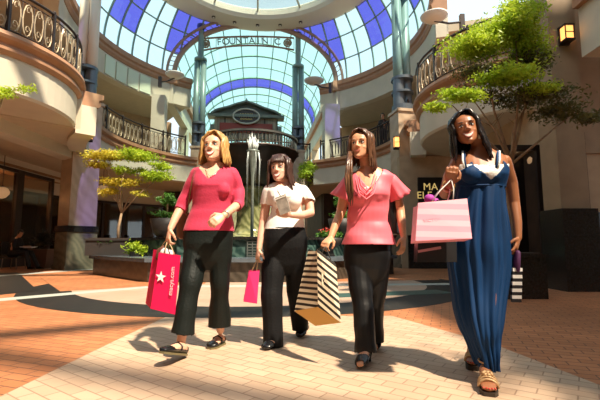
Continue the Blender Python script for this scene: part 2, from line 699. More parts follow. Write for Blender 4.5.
def gallery(a0, a1, side, n=24):
    path = []
    for i in range(n + 1):
        a = a0 + (a1 - a0) * i / n
        p = HP(RG, a)
        path.append((p, (O - p).normalized()))
    b = MB(); b.sweep(path, [(-0.5, 3.75), (0, 3.75), (0, 4.55), (-0.5, 4.55)]); struct('wall_%s_fascia' % side, b, cream)
    b = MB(); b.sweep(path, [(-0.5, 4.55), (0.04, 4.55), (0.10, 4.62), (0.10, 4.68), (0.05, 4.70), (0.05, 4.76), (0.17, 4.82), (0.17, 4.95), (-0.5, 4.95)])
    struct('trim_%s_moulding' % side, b, brownm)
    b = MB()
    for i in range(n):
        A0 = a0 + (a1 - a0) * i / n
        A1 = a0 + (a1 - a0) * (i + 1) / n
        q = [HP(RG - 0.02 + 0.4, A0), HP(RG + 0.38, A1), HP(12.2, A1), HP(12.2, A0)]
        b.prism(q, 3.86, 4.94)
    struct('ceiling', b, cream2)
    # back wall, ground level: dark shops with a pale frieze above
    for (z0, z1, m, nm, r) in ((3.0, 3.86, cream, 'wall_%s_frieze' % side, 10.0), (4.94, 7.9, tan, 'wall_%s_upper' % side, 10.0)):
        b = MB(); b.sweep([(HP(r, a0 + (a1 - a0) * i / n), (O - HP(r, a0 + (a1 - a0) * i / n)).normalized()) for i in range(n + 1)], [(-0.3, z0), (0, z0), (0, z1), (-0.3, z1)])
        struct(nm, b, m)
    # roof fascia, cornice
    p2 = []
    R3 = 6.5
    for i in range(n + 1):
        a = a0 + (a1 - a0) * i / n
        p = HP(R3, a); p2.append((p, (O - p).normalized()))
    b = MB(); b.sweep(p2, [(-0.4, 7.75), (0, 7.75), (0, 8.7), (-0.4, 8.7)]); struct('wall_%s_roof_fascia' % side, b, cream)
    b = MB(); b.sweep(p2, [(-0.4, 8.7), (0.03, 8.7), (0.10, 8.82), (0.10, 8.92), (0.18, 8.98), (0.18, 9.2), (-0.4, 9.2)]); struct('trim_%s_cornice' % side, b, brownm)
    b = MB()
    for i in range(n):
        A0 = a0 + (a1 - a0) * i / n
        A1 = a0 + (a1 - a0) * (i + 1) / n
        b.prism([HP(R3 + 0.35, A0), HP(R3 + 0.35, A1), HP(12.2, A1), HP(12.2, A0)], 7.9, 8.2)
    struct('ceiling', b, cream2)


gallery(-128, -31, 'left')
gallery(31, 112, 'right')

fp = mat('fascia_glass', (0.70, 0.78, 0.60), 0.25)
for a in (-71, -65, -59, -53):
    b = MB(); b.beam(HP(6.47, a - 2.6, 8.2), HP(6.47, a + 2.6, 8.2), 0.05, 0.8); struct('window_fascia', b, fp)
# shops on the ground floor, behind both galleries
def shopfront(a0, a1, r, z1, side, n):
    for i in range(n):
        A0 = a0 + (a1 - a0) * i / n
        A1 = a0 + (a1 - a0) * (i + 1) / n
        b = MB()
        p, q = HP(r, A0), HP(r, A1)
        d = (q - p).normalized()
        b.box(p + V((0, 0, z1 / 2)), 0.12, 0.12, z1, d)
        b.beam(p + V((0, 0, z1 - 0.06)), q + V((0, 0, z1 - 0.06)), 0.1, 0.12)
        b.beam(p + V((0, 0, 0.15)), q + V((0, 0, 0.15)), 0.1, 0.3)
        f = struct('window_%s' % side, b, iron)
        g = MB(); g.beam(p + V((0, 0, z1 / 2)) + d * 0.06, q + V((0, 0, z1 / 2)) - d * 0.06, 0.02, z1 - 0.2); g.build('pane', shopglass, f)
    b = MB(); nn = 16
    b.sweep([(HP(r + 2.2, a0 + (a1 - a0) * i / nn), (O - HP(r + 2.2, a0 + (a1 - a0) * i / nn)).normalized()) for i in range(nn + 1)], [(-0.2, 0), (0, 0), (0, 3.86), (-0.2, 3.86)])
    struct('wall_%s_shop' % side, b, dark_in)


shopfront(-75, -31, 10.0, 3.0, 'left', 7)
shopfront(31, 75, 10.0, 3.0, 'right', 6)

# left flank: storefront that runs towards the viewer
XL = -10.3
b = MB(); b.box((XL - 0.15, 11, 3.72), 0.3, 15, 0.44); struct('wall_left_header', b, cream)
for i, (ya, yb) in enumerate(((6, 8.2), (8.2, 10.4), (10.4, 12.6), (12.6, 14.5), (14.5, 16.4))):
    b = MB()
    b.box((XL, yb, 1.75), 0.16, 0.34 if i in (3,) else 0.14, 3.5)
    b.box((XL, (ya + yb) / 2, 3.44), 0.12, yb - ya, 0.12)
    b.box((XL, (ya + yb) / 2, 0.15), 0.12, yb - ya, 0.3)
    f = struct('window_left', b, iron)
    g = MB(); g.box((XL, (ya + yb) / 2, 1.85), 0.02, yb - ya - 0.1, 3.1); g.build('pane', shopglass, f)
b = MB(); b.box((XL - 3.2, 11, 1.9), 0.2, 14, 3.8); struct('wall_left_shop', b, brown_in)
b = MB(); b.box((XL - 1.6, 11, 3.6), 3.2, 14, 0.1); struct('ceiling', b, brown_in)
# soffit and slab of the left flank
b = MB(); b.box((-9.8, 8.1, 4.35), 3.6, 10.5, 1.0); struct('ceiling', b, cream2)
b = MB(); b.box((-7.55, 10.3, 3.72), 0.5, 5.2, 0.36); struct('trim_left_beam', b, cream)
b = MB(); b.box((-9.0, 9.2, 3.70), 2.6, 0.4, 0.32); struct('trim_left_beam', b, cream)

# bulging round balconies
def bulge(c, r, side, a0, a1):
    c = V(c)
    b = MB(); b.lathe(c, [(r - 0.18, 3.72), (r - 0.05, 3.72), (r, 3.78), (r, 4.50), (r - 0.5, 4.50)], 72); struct('wall_%s_balcony' % side, b, cream, smooth=False)
    b = MB(); b.lathe(c, [(0.02, 3.80), (r - 0.17, 3.80), (r - 0.17, 3.9), (0.02, 3.9)], 48); struct('ceiling', b, cream2)
    b = MB(); b.lathe(c, [(r - 0.4, 4.5), (r + 0.03, 4.5), (r + 0.10, 4.58), (r + 0.10, 4.64), (r + 0.04, 4.67), (r + 0.04, 4.73), (r + 0.16, 4.80), (r + 0.19, 4.86), (r + 0.16, 4.95), (0.02, 4.95)], 72)
    struct('trim_%s_balcony' % side, b, brownm)


LB = V((-8.3, 9.2, 0.17)); RB = V((6.2, 10.8, 0))
bulge(LB, 2.6, 'left', -85, 80)
bulge(RB, 2.75, 'right', 100, 280)
railing('balcony_railing', arc(LB, 2.62, -75, 78, 30), GZ + .17, 0.98, 'ornate bronze scrollwork railing on the curved balcony at the upper left corner', True, bay=1.0, cell=0.27)
railing('balcony_railing', arc(RB, 2.8, 262, 110, 30), GZ, 0.98, 'dark railing on the round balcony behind the large green tree at right', True, bay=1.0, cell=0.27)
railing('balcony_railing', [HP(RG + 0.02, a) for a in np.linspace(-97, -37, 30)], GZ, 0.95, 'long curved scrollwork railing of the upper gallery left of the fountain', True, bay=1.1, cell=0.22)
railing('balcony_railing', [HP(RG + 0.02, a) for a in np.linspace(35, 83, 26)], GZ, 0.95, 'dark curved railing of the upper gallery above the woman in the coral top', False, bay=1.1, cell=0.16)
railing('balcony_railing', [HP(RG + 0.02, a) for a in np.linspace(91, 104, 8)], GZ, 0.95, 'short dark railing between the steel column and the round balcony at right', False, bay=1.0, cell=0.16)

# right building beside the tree: pier, wall, dark base
b = MB(); b.box((4.78, 7.15, 2.9 + 1.0), 0.5, 0.5, 6.6); struct('wall_right_pier', b, mat('pier_plaster', (0.32, 0.225, 0.135), 0.7, var=0.12, vscale=3))
b = MB(); b.box((4.78, 7.12, 0.7), 0.62, 0.64, 1.4); struct('baseboard_right', b, granite)
b = MB(); b.box((6.8, 7.6, 3.6 + 1.2), 3.7, 0.4, 4.6); struct('wall_right_upper', b, MATS['pier_plaster'])
b = MB(); b.box((6.9, 7.45, 0.69), 3.7, 0.2, 1.38); struct('baseboard_right', b, granite)
b = MB(); b.box((6.9, 7.55, 1.95), 3.7, 0.2, 1.14); struct('wall_right_lower', b, tan)
b = MB(); b.box((6.3, 4.4, 4.5), 2.7, 4.6, 0.9); struct('ceiling', b, cream)
b = MB(); b.box((6.25, 4.35, 5.05), 2.8, 4.7, 0.2); struct('trim_right_moulding', b, brownm)
# shop front right, set back below the gallery
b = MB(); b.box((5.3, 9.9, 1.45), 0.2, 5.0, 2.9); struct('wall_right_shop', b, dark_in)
b = MB(); b.box((5.2, 10.2, 3.35), 0.3, 5.5, 0.9); struct('wall_right_frieze', b, tan)
b = MB(); b.box((5.3, 13.6, 1.9), 3.8, 0.3, 3.8); struct('wall_right_shop', b, tan)
b = MB(); b.box((5.55, 13.40, 0.55), 3.9, 0.12, 1.1); struct('baseboard_right', b, granite)
for x in (4.35, 5.05):
    b = MB(); b.box((x, 8.35, 1.4), 0.08, 0.08, 2.8); struct('trim_right_mullion', b, iron)
b = MB(); b.box((4.7, 8.4, 2.84), 1.2, 0.1, 0.12); struct('trim_right_mullion', b, iron)
b = MB(); b.box((4.7, 9.2, 1.4), 1.4, 0.1, 2.78); struct('door_right', b, mat('near_black_door', (0.012, 0.008, 0.006), 0.3))
# roof slabs and walls out of view, added to block sky and shade the floor
b = MB(); b.box((10.9, -1.5, 9.5), 10.6, 12.4, 0.5); struct('ceiling', b, cream2)
b = MB(); b.box((12.2, 7.0, 9.5), 10.6, 4.6, 0.5); struct('ceiling', b, cream2)
b = MB(); b.box((-5.9, -1.5, 9.5), 6.0, 11.0, 0.5); struct('ceiling', b, cream2)
b = MB(); b.box((-2, -6.2, 9.5), 19, 5.0, 0.5); struct('ceiling', b, cream2)
b = MB(); b.box((-2.5, -8.5, 4.6), 20, 0.3, 9.2); struct('wall_front_unseen', b, cream)
b = MB(); b.box((7.3, -1.2, 4.6), 0.3, 11.5, 9.2); struct('wall_right_unseen', b, tan)
b = MB(); b.box((-12.2, 0, 4.6), 0.3, 14, 9.2); struct('wall_left_unseen', b, tan)
b = MB(); b.box((-13.4, 3, 9.4), 10, 18, 0.5); struct('ceiling', b, cream2)
for (xa, ya, xb, yb, wd) in ((-2.5, -3.2, 6.3, 1.95, 0.22), (-2.9, 0.45, 6.3, -3.35, 0.2), (-8, 5.6, 6, 6.6, 0.3), (-4.5, -6, -5.2, 8, 0.2)):  # unseen beams, placed to lay shadow streaks on the floor
    b = MB(); b.beam((xa, ya, 9.4), (xb, yb, 9.4), wd, 0.3); struct('trim_unseen_beam', b, frame_m)

# ================================================================== COLUMNS
def column(x, y, label, shaft_m, pw, rot, twin_dir, sr=0.165, joined=10.0):
    t = thing('column', label, 'column', (x, y, 0), 'columns around the fountain court')
    ax = V((math.cos(rot), math.sin(rot), 0))
    b = MB(); b.box((x, y, 1.37 + 2.05), pw, pw, 4.1, ax); b.box((x, y, 5.5), pw + 0.1, pw + 0.1, 0.10, ax); b.build('pier', stone, t)
    b = MB(); b.box((x, y, 0.66), pw + 0.07, pw + 0.07, 1.32, ax); b.box((x, y, 0.07), pw + 0.14, pw + 0.14, 0.14, ax)
    b.m = 1; b.box((x, y, 1.28), pw + 0.12, pw + 0.12, 0.2, ax)
    b.build('plinth', [mat_marble('plinth_marble', (0.12, 0.11, 0.08), (0.17, 0.15, 0.105), 2.0, 0.2), granite], t)
    td = V(twin_dir).normalized() * sr * 1.05
    for k, s in enumerate((-1, 1)):
        b = MB(); c = V((x, y, 0)) + td * s
        b.tube([c + V((0, 0, 5.5)), c + V((0, 0, joined))], sr, 20); b.build('shaft', shaft_m, t, True)
    for z0, z1 in ((5.55, 5.75), (6.2, 6.27), (6.7, 6.8)):
            b = MB(); b.lathe((x, y, 0), [(0.02, z0), (sr * 2.2, z0), (sr * 2.2, z1), (0.02, z1)], 24); b.build('collar', collar_m, t)
    for s in (-1, 1):
        b = MB(); c = V((x, y, 0)) + td * s
        b.lathe(c, [(0.02, 5.7), (sr * 1.12, 5.7), (sr * 1.12, 6.75), (0.02, 6.75)], 20); b.build('sleeve', collar_m, t, False)
    b = MB(); b.lathe((x, y, 0), [(0.02, joined), (sr * 2.1, joined), (sr * 2.1, joined + 0.12), (sr, joined + 0.22), (sr * 0.95, 11.75), (sr * 1.5, 11.8), (sr * 1.5, 11.93), (0.02, 11.93)], 24)
    b.build('upper_shaft', shaft_m, t, True)
    return t


column(-7.3, 13.1, 'pale twin shaft column on a marble pier at left, in front of the long curved railing', steel_sunlit, 0.85, 0.9, (1, 0.1, 0), 0.165)
column(3.72, 14.0, 'grey green twin shaft column right of the woman in the coral top', steel, 0.72, 0.2, (1, 0.6, 0), 0.18)
column(-5.02, 19.3, 'slender grey green column beyond the blonde woman, left end of the letter frieze', steel, 0.62, 0.1, (1, 0.1, 0), 0.15)
column(-0.10, 20.1, 'slender grey green column above the woman in the white shirt, right end of the letter frieze', steel, 0.62, 0.1, (1, 0.1, 0), 0.15)

# piers at the ends of the roof fascia
for (px, Y, w_) in ((159, 18.3, 0.6), (331, 19.6, 0.75)):
    p = P(px, 120, Y)
    b = MB(); b.box((p.x, p.y, 6.35), w_, w_, 2.8, UX); struct('wall_gallery_pier', b, cream)

# ================================================================== DOME OVER THE COURT
R3, DB = 6.5, 4.85
AW, AR, ZS = 4.1, 2.95, 9.2         # vault half width, rise, spring height
def dome_r(z):
    s = max(-1, min(1, (z - ZS) / DB))
    return R3 * math.cos(math.asin(s))


rows = [0, 12.5, 25, 36.9]
NS = 48
sub = 5
def in_arch(p):
    d = p - O
    u, v = d.dot(UX), d.dot(VX)
    if v < 0 or abs(u) > AW + 0.02: return False
    return p.z < ZS + AR * math.sqrt(max(0, 1 - (u / AW) ** 2))


b = MB()
seq = {0: 1, 1: 0, 2: 0, 3: 1, 4: 1, 5: 0, 6: 0, 7: 1, 8: 1, 9: 0, 10: 0, 11: 1}
for i in range(NS):
    a = i * 360 / NS
    am = (a + 180 / NS + 180) % 360 - 180
    if abs(am) > 150: pass
    k = int((abs(am) - 36) // 7.5) if abs(am) > 36 else 0
    for j in range(3):
        violet = (j >= 1 and seq.get(max(k, 0) % 12, 0)) or (abs(am) < 37)
        if abs(am) > 36 and j == 0: violet = False
        b.m = 1 if violet else 0
        for ii in range(sub):
            for jj in range(sub):
                A0 = a + 360 / NS * ii / sub; A1 = a + 360 / NS * (ii + 1) / sub
                T0 = math.radians(rows[j] + (rows[j + 1] - rows[j]) * jj / sub); T1 = math.radians(rows[j] + (rows[j + 1] - rows[j]) * (jj + 1) / sub)
                q = [HP(R3 * math.cos(T0), A0, ZS + DB * math.sin(T0)), HP(R3 * math.cos(T0), A1, ZS + DB * math.sin(T0)),
                     HP(R3 * math.cos(T1), A1, ZS + DB * math.sin(T1)), HP(R3 * math.cos(T1), A0, ZS + DB * math.sin(T1))]
                c = (q[0] + q[1] + q[2] + q[3]) / 4
                if in_arch(c): continue
                b.add(q, [(0, 1, 2, 3)])
dome = struct('ceiling_dome', b, [pane_c, pane_b])
b = MB()
for i in range(NS):
    a = i * 360 / NS
    pts = [HP(R3 * math.cos(math.radians(t)) - 0.02, a, ZS + DB * math.sin(math.radians(t))) for t in np.linspace(0, 36.9, 13)]
    pts = [p for p in pts if not in_arch(p)]
    if len(pts) > 1: b.tube(pts, 0.05, 5)
for t in rows:
    t = math.radians(t)
    run = []
    for i in range(145):
        p = HP(R3 * math.cos(t) - 0.02, 10 + i * 2.5, ZS + DB * math.sin(t))
        if in_arch(p):
            if len(run) > 1: b.tube(run, 0.035, 5)
            run = []
        else: run.append(p)
    if len(run) > 1: b.tube(run, 0.035, 5)
b.build('glazing_bars', frame_m, dome)

# arch rib where the vault meets the dome
def arch_pt(ph, dv=0.0, k=1.0):
    u = AW * k * math.cos(ph); z = ZS + AR * k * math.sin(ph)
    r = dome_r(ZS + AR * math.sin(ph))
    v = math.sqrt(max(0, r * r - (AW * math.cos(ph)) ** 2)) + dv
    return H(u, v, z)


b = MB()
b.tube([arch_pt(PI * i / 40, -0.05) for i in range(41)], 0.13, 6)
b.tube([arch_pt(PI * i / 40, -0.35, 1.07) for i in range(41)], 0.07, 6)
for i in range(1, 40):
    b.tube([arch_pt(PI * i / 40, -0.05), arch_pt(PI * (i + 0.5) / 40, -0.35, 1.07)], 0.022, 4)
struct('trim_arch', b, frame_tan)

# barrel vault
VE = 30.0
vrows = [None] + [7.0 + 1.55 * i for i in range(16)]
b = MB(); nseg = 14
for j in range(len(vrows) - 1):
    for i in range(nseg):
        for s in range(2):
            p0 = PI * (i + s / 2) / nseg; p1 = PI * (i + (s + 1) / 2) / nseg
            def pt(ph, v):
                return arch_pt(ph) if v is None else H(AW * math.cos(ph), v, ZS + AR * math.sin(ph))
            b.m = 1 if j == 4 else 0
            v0, v1 = vrows[j], vrows[j + 1]
            b.add([pt(p0, v0), pt(p1, v0), pt(p1, v1), pt(p0, v1)], [(0, 1, 2, 3)])
vault = struct('ceiling_vault', b, [pane_v, pane_b])
b = MB()
for j, v in enumerate(vrows[1:]):
    b.tube([H(AW * math.cos(PI * i / 28), v, ZS + AR * math.sin(PI * i / 28) - 0.02) for i in range(29)], 0.06 if j % 2 else 0.04, 5)
    if j in (3, 4):
        b.tube([H(AW * math.cos(PI * i / 28) * 0.98, v - 0.03, ZS + AR * 0.98 * math.sin(PI * i / 28) - 0.02) for i in range(29)], 0.07, 5)
for i in range(1, nseg):
    ph = PI * i / nseg
    a = arch_pt(ph)
    b.tube([a, H(AW * math.cos(ph), VE, ZS + AR * math.sin(ph) - 0.02)], 0.03, 4)
b.build('glazing_bars', frame_m, vault)
# glazed end of the vault and corridor walls
b = MB()
pts = [H(AW * math.cos(PI * i / 20), VE, ZS + AR * math.sin(PI * i / 20)) for i in range(21)]
b.add([H(-AW, VE, 5.0), H(AW, VE, 5.0)] + pts, [tuple(range(len(pts) + 2))])
eg = struct('window_end', b, pane_v)
b = MB()
for i in range(-3, 4):
    u = i * 1.1
    b.tube([H(u, VE - 0.02, 5), H(u, VE - 0.02, ZS + AR * math.sqrt(1 - (u / AW) ** 2))], 0.05, 4)
for z in (6.2, 7.4, 8.6, 9.8, 11):
    hw = AW * (1 if z < ZS else math.sqrt(1 - ((z - ZS) / AR) ** 2))
    b.tube([H(-hw, VE - 0.02, z), H(hw, VE - 0.02, z)], 0.05, 4)
b.build('glazing_bars', frame_m, eg)
b = MB(); b.beam(H(-6, VE, 2.5), H(6, VE, 2.5), 0.3, 5.0); struct('wall_back', b, tan)
for s, sd in ((-1, 'left'), (1, 'right')):
    b = MB(); b.beam(H(s * (AW + 0.2), 4.9, 8.2), H(s * (AW + 0.2), VE, 8.2), 0.4, 1.0); struct('wall_%s_corridor' % sd, b, cream)
    b = MB(); b.beam(H(s * (AW + 0.1), 4.8, 8.95), H(s * (AW + 0.1), VE, 8.95), 0.6, 0.5); struct('trim_%s_corridor' % sd, b, brownm)
    b = MB(); b.beam(H(s * 5.2, 4.95, 4.42), H(s * 5.2, VE, 4.42), 4.4, 1.05); struct('ceiling', b, cream2)
    b = MB(); b.beam(H(s * 7.4, 9.6, 6.5), H(s * 7.4, VE, 6.5), 0.3, 4.0); struct('wall_%s_corridor' % sd, b, tan)
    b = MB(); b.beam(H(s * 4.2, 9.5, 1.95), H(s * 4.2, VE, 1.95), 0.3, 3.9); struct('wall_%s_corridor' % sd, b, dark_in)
    for k in range(5):
        b = MB(); b.beam(H(s * 4.35, 9.5 + k * 4.5, 4.9), H(s * 4.35, 9.5 + k * 4.5, 7.8), 0.5, 0.5); struct('wall_%s_corridor' % sd, b, cream)

for s, sd in ((-1, 'left'), (1, 'right')):
    b = MB(); b.beam(H(s * 4.1, 9.3, 1.95), H(s * 7.5, 9.9, 1.95), 0.25, 3.9); struct('wall_%s_shop' % sd, b, dark_in)
    b = MB(); b.beam(H(s * 5.0, 8.75, 6.4), H(s * 7.5, 9.75, 6.4), 0.25, 3.0); struct('wall_%s_upper' % sd, b, tan)
    b = MB(); b.beam(H(s * 9.2, 7.2, 1.95), H(s * 11.9, 2.6, 1.95), 0.25, 3.9); struct('wall_%s_shop' % sd, b, dark_in)
# ring canopy carried by the columns
b = MB()
b.lathe(O, [(5.3, 11.95), (5.45, 12.0), (5.45, 12.35), (4.2, 12.5), (4.1, 12.4), (4.1, 12.12), (4.2, 11.95), (5.3, 11.95)], 72)
ring = struct('ceiling_ring', b, mat('ring_plaster', (0.66, 0.62, 0.52), 0.6))
b = MB(); b.lathe(O, [(4.15, 12.3), (3.2, 12.8), (2.0, 13.2), (0.01, 13.4)], 48); struct('ceiling_oculus', b, mat_glass_pane('oculus_glass', (0.8, 0.86, 0.84), 0.08), smooth=True)
b = MB()
for a in range(0, 360, 30):
    b.tube([HP(4.15, a, 12.28), HP(3.2, a, 12.78), HP(2.0, a, 13.18), HP(0.05, a, 13.38)], 0.05, 5)
struct('trim_oculus', b, cream)
for a, wh in ((-27, 'first from left'), (-14, 'second from left'), (0, 'third from left'), (14, 'fourth from left'), (27, 'fifth from left')):
    p = HP(4.75, a, 11.93)
    t = thing('downlight', 'small downlight in the pale ring canopy, ' + wh + ' of five', 'ceiling light', p, 'downlights in the ring canopy')
    b = MB(); b.lathe(p, [(0.01, -0.03), (0.09, -0.03), (0.09, 0.05), (0.01, 0.05)], 12); b.build('housing', iron, t)
    b = MB(); b.lathe(p, [(0.01, -0.045), (0.05, -0.045), (0.05, -0.03), (0.01, -0.03)], 12); b.build('bulb', white_em, t)

# letter frieze between the two far columns
fa, fb = P(200, 45, 19.45), P(294, 44, 20.1)
t = thing('letter_frieze', 'arched openwork sign band with letters between the two far columns', 'sign', (fa + fb) / 2)
sag = lambda k: 0.28 * (1 - (2 * k - 1) ** 2)
for dz, r in ((0.33, 0.05), (-0.33, 0.05)):
    b = MB(); b.tube([fa.lerp(fb, k / 12) + V((0, 0, dz + sag(k / 12) * (0.4 if dz > 0 else 1))) for k in range(13)], r, 5); b.build('frame_rail', frame_tan, t, True)
dx = (fb - fa).normalized()
for i, ch in enumerate('FOUNTAIN C'):
    if ch == ' ': continue
    k = 0.2 + 0.62 * i / 9
    text('letter', ch, 0.5, fa.lerp(fb, k) + V((0, -0.05, sag(k) * 0.6)), dx, (0, 0, 1), frame_m, t, 0.02)
for k in (0.06, 0.93):
    p = fa.lerp(fb, k) + V((0, -0.03, sag(k) * .6))
    b = MB()
    b.tube([p + dx * 0.2 * math.cos(2 * PI * q / 12) + V((0, 0, 0.2 * math.sin(2 * PI * q / 12))) for q in range(13)], 0.04, 5, cap=False)
    for q in range(6):
        a = PI * q / 6; d = dx * math.cos(a) * 0.18 + V((0, 0, 0.18 * math.sin(a)))
        b.tube([p - d, p + d], 0.03, 5)
    b.build('rosette', brass, t)
for i in range(13):
    k = i / 12
    b = MB(); p = fa.lerp(fb, k); b.tube([p + V((0, 0, -0.33 + sag(k))), p + V((0, 0, 0.33 + sag(k) * .4))], 0.015, 4); b.build('bar', frame_tan, t)
# tie wires above the frieze

# ================================================================== FOLIAGE
def leaf_mat(name, c1, c2, tr=0.45):
    m = bpy.data.materials.new(name)
    m.use_nodes = True
    nt = m.node_tree
    b = nt.nodes['Principled BSDF']
    out = nt.nodes['Material Output']
    g = nt.nodes.new('ShaderNodeTexNoise'); g.inputs['Scale'].default_value = 2.2
    tc = nt.nodes.new('ShaderNodeTexCoord')
    nt.links.new(tc.outputs['Object'], g.inputs['Vector'])
    r = nt.nodes.new('ShaderNodeValToRGB')
    r.color_ramp.elements[0].position = 0.35; r.color_ramp.elements[1].position = 0.65
    r.color_ramp.elements[0].color = (*c1, 1); r.color_ramp.elements[1].color = (*c2, 1)
    nt.links.new(g.outputs['Fac'], r.inputs['Fac'])
    nt.links.new(r.outputs['Color'], b.inputs['Base Color'])
    b.inputs['Roughness'].default_value = 0.5
    t = nt.nodes.new('ShaderNodeBsdfTranslucent')
    nt.links.new(r.outputs['Color'], t.inputs['Color'])
    mx = nt.nodes.new('ShaderNodeMixShader'); mx.inputs[0].default_value = tr
    nt.links.new(b.outputs[0], mx.inputs[1]); nt.links.new(t.outputs[0], mx.inputs[2]); nt.links.new(mx.outputs[0], out.inputs['Surface'])
    return m


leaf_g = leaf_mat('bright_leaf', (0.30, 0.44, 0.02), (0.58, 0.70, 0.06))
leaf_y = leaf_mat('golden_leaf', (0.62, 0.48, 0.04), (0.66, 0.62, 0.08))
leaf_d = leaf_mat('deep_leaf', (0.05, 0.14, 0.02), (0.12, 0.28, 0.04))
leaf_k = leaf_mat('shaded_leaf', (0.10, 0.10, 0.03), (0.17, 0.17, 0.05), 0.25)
bark = mat('pale_bark', (0.30, 0.20, 0.12), 0.8, var=0.3, vscale=12)
flower_m = mat('red_flower', (0.6, 0.05, 0.03), 0.5)


def foliage(name, pads, m, parent, size=0.06, up=0.5, clumps=14):
    """pads: (centre, rx, ry, rz, n) soft flattened clouds of leaves with an uneven edge"""
    vs, fs = [], []
    for (c, rx, ry, rz, n) in pads:
        c = np.array(c)
        k = max(3, int(clumps * (0.5 + rx)))
        cc = rng.normal(size=(k, 3)); cc /= np.linalg.norm(cc, axis=1)[:, None]
        cc *= rng.uniform(0.25, 0.9, (k, 1))
        which = rng.integers(0, k, n)
        p = cc[which] + rng.normal(size=(n, 3)) * 0.20
        p = c + p * np.array([rx, ry, rz])
        for q in p:
            nrm = rng.normal(size=3) + np.array([0, 0, up * 2]); nrm /= np.linalg.norm(nrm)
            a = np.cross(nrm, rng.normal(size=3)); a /= np.linalg.norm(a)
            b_ = np.cross(nrm, a)
            s = size * rng.uniform(0.6, 1.3)
            i = len(vs)
            vs += [tuple(q - a * s), tuple(q + b_ * s * 0.38), tuple(q + a * s), tuple(q - b_ * s * 0.38)]
            fs.append((i, i + 1, i + 2, i + 3))
    me = bpy.data.meshes.new(name)
    me.from_pydata(vs, [], fs)
    me.materials.append(m)
    me.update()
    ob = bpy.data.objects.new(name, me)
    finish(ob, parent)
    return ob


def branchy(base, tips, r0, parent, m=bark, name='trunk', fork=0.45):
    b = MB()
    base = V(base)
    cen = sum((V(t) for t in tips), V((0, 0, 0))) / len(tips)
    f = base.lerp(cen, fork) + V((0, 0, 0.05))
    mid = base.lerp(f, 0.5) + V((random.uniform(-.06, .06), 0.03, 0))
    b.tube([base, mid, f], [r0, r0 * 0.85, r0 * 0.7], 8)
    for t in tips:
        t = V(t)
        q = f.lerp(t, 0.5) + V((random.uniform(-.1, .1), random.uniform(-.1, .1), random.uniform(0, .12)))
        b.tube([f, q, t], [r0 * 0.5, r0 * 0.33, r0 * 0.12], 6)
        for k in range(3):
            s = q.lerp(t, random.uniform(0, .8))
            b.tube([s, s + V((random.uniform(-.25, .25), random.uniform(-.2, .2), random.uniform(0.05, .3)))], [r0 * 0.16, r0 * 0.05], 4)
    return b.build(name, m, parent, True, fix=False)


# ================================================================== FOUNTAIN
FO = V((-1.52, 12.5, 0))
FK = 0.856


def fz(z):
    return CAM_H + (z - CAM_H) * FK


def octo(ap, rot=22.5):
    R = ap / math.cos(PI / 8)
    return [FO + V((R * math.sin(math.radians(rot + 45 * i)), R * math.cos(math.radians(rot + 45 * i)), 0)) for i in range(8)]


ft = thing('fountain', 'tiered court fountain with dark bowl, marble octagonal basin and stone bench rim behind the women', 'fountain', FO)


def oring(b, ap0, ap1, z0, z1):
    A, B_ = octo(ap0), octo(ap1)
    for i in range(8):
        j = (i + 1) % 8
        b.prism([A[i], A[j], B_[j], B_[i]], z0, z1)


bench_m = mat_marble('bench_marble', (0.035, 0.028, 0.020), (0.075, 0.06, 0.045), 2.5, 0.35)
slate = mat('polished_slate', (0.10, 0.12, 0.14), 0.25, var=0.2, vscale=6)
b = MB(); oring(b, 4.02, 3.2, 0, 0.42); b.m = 1; oring(b, 4.12, 3.2, 0.42, 0.50); b.build('bench', [bench_m, slate], ft)
b = MB(); oring(b, 3.2, 2.95, 0, 0.9); b.m = 1; oring(b, 3.28, 2.9, 0.9, 0.97); b.build('basin_wall', [green_marble, granite], ft)
water = mat('pool_water', (0.05, 0.09, 0.09), 0.05, bump=0.4, bscale=6)
b = MB(); b.prism(octo(2.95), 0.6, 0.7); b.build('water', water, ft)
b = MB()
b.lathe(FO, [(1.0, 0.6), (1.0, 0.95), (0.9, 1.0), (0.53, 1.15), (0.48, fz(1.35)), (0.44, fz(1.6)), (0.41, fz(2.6)), (0.48, fz(2.75)), (0.6, fz(2.85)), (0.02, fz(2.86))], 32, flute=16, famp=0.05)
b.build('pedestal', mat_marble('pedestal_marble', (0.12, 0.13, 0.05), (0.30, 0.30, 0.14), 2.0, 0.2), ft, True)
bronze = mat('dark_bronze', (0.035, 0.022, 0.016), 0.35, metal=0.4, var=0.3)
b = MB(); b.lathe(FO, [(r * FK, fz(z)) for r, z in ((0.55, 2.85), (0.75, 2.95), (1.1, 3.25), (1.45, 3.75), (1.62, 4.05), (1.70, 4.09), (1.70, 4.15), (1.60, 4.17), (1.55, 4.05), (0.02, 4.0))], 48, flute=24, famp=0.03); b.build('bowl', bronze, ft, True)
b = MB()
for i in range(80):
    a = math.radians(4.5 * i); p = FO + V((1.63 * FK * math.cos(a), 1.63 * FK * math.sin(a), 0))
    b.tube([p + V((0, 0, fz(4.15))), p + V((0, 0, fz(4.36))), p + V((0, 0, fz(4.56)))], [0.017, 0.028, 0.017], 5)
b.lathe(FO, [(r * FK, fz(z)) for r, z in ((1.56, 4.56), (1.70, 4.56), (1.70, 4.63), (1.56, 4.63), (1.56, 4.56))], 48)
b.build('fluted_rim', mat('rim_metal', (0.10, 0.10, 0.09), 0.5, metal=0.3), ft)
nz = P(253, 150, 10.7)
nz.z = 0
glassy = mat('wet_glass', (0.72, 0.78, 0.76), 0.15, var=0.25, vscale=25)
b = MB(); b.lathe(nz, [(0.045, 0.6), (0.04, fz(2.6)), (0.05, fz(3.0)), (0.11, fz(3.5)), (0.165, fz(3.72)), (0.18, fz(3.76)), (0.14, fz(3.76)), (0.02, fz(3.6))], 20); b.build('nozzle', mat('pale_metal', (0.20, 0.23, 0.20), 0.4, metal=0.1, var=0.2, vscale=15), ft, True)
b = MB()
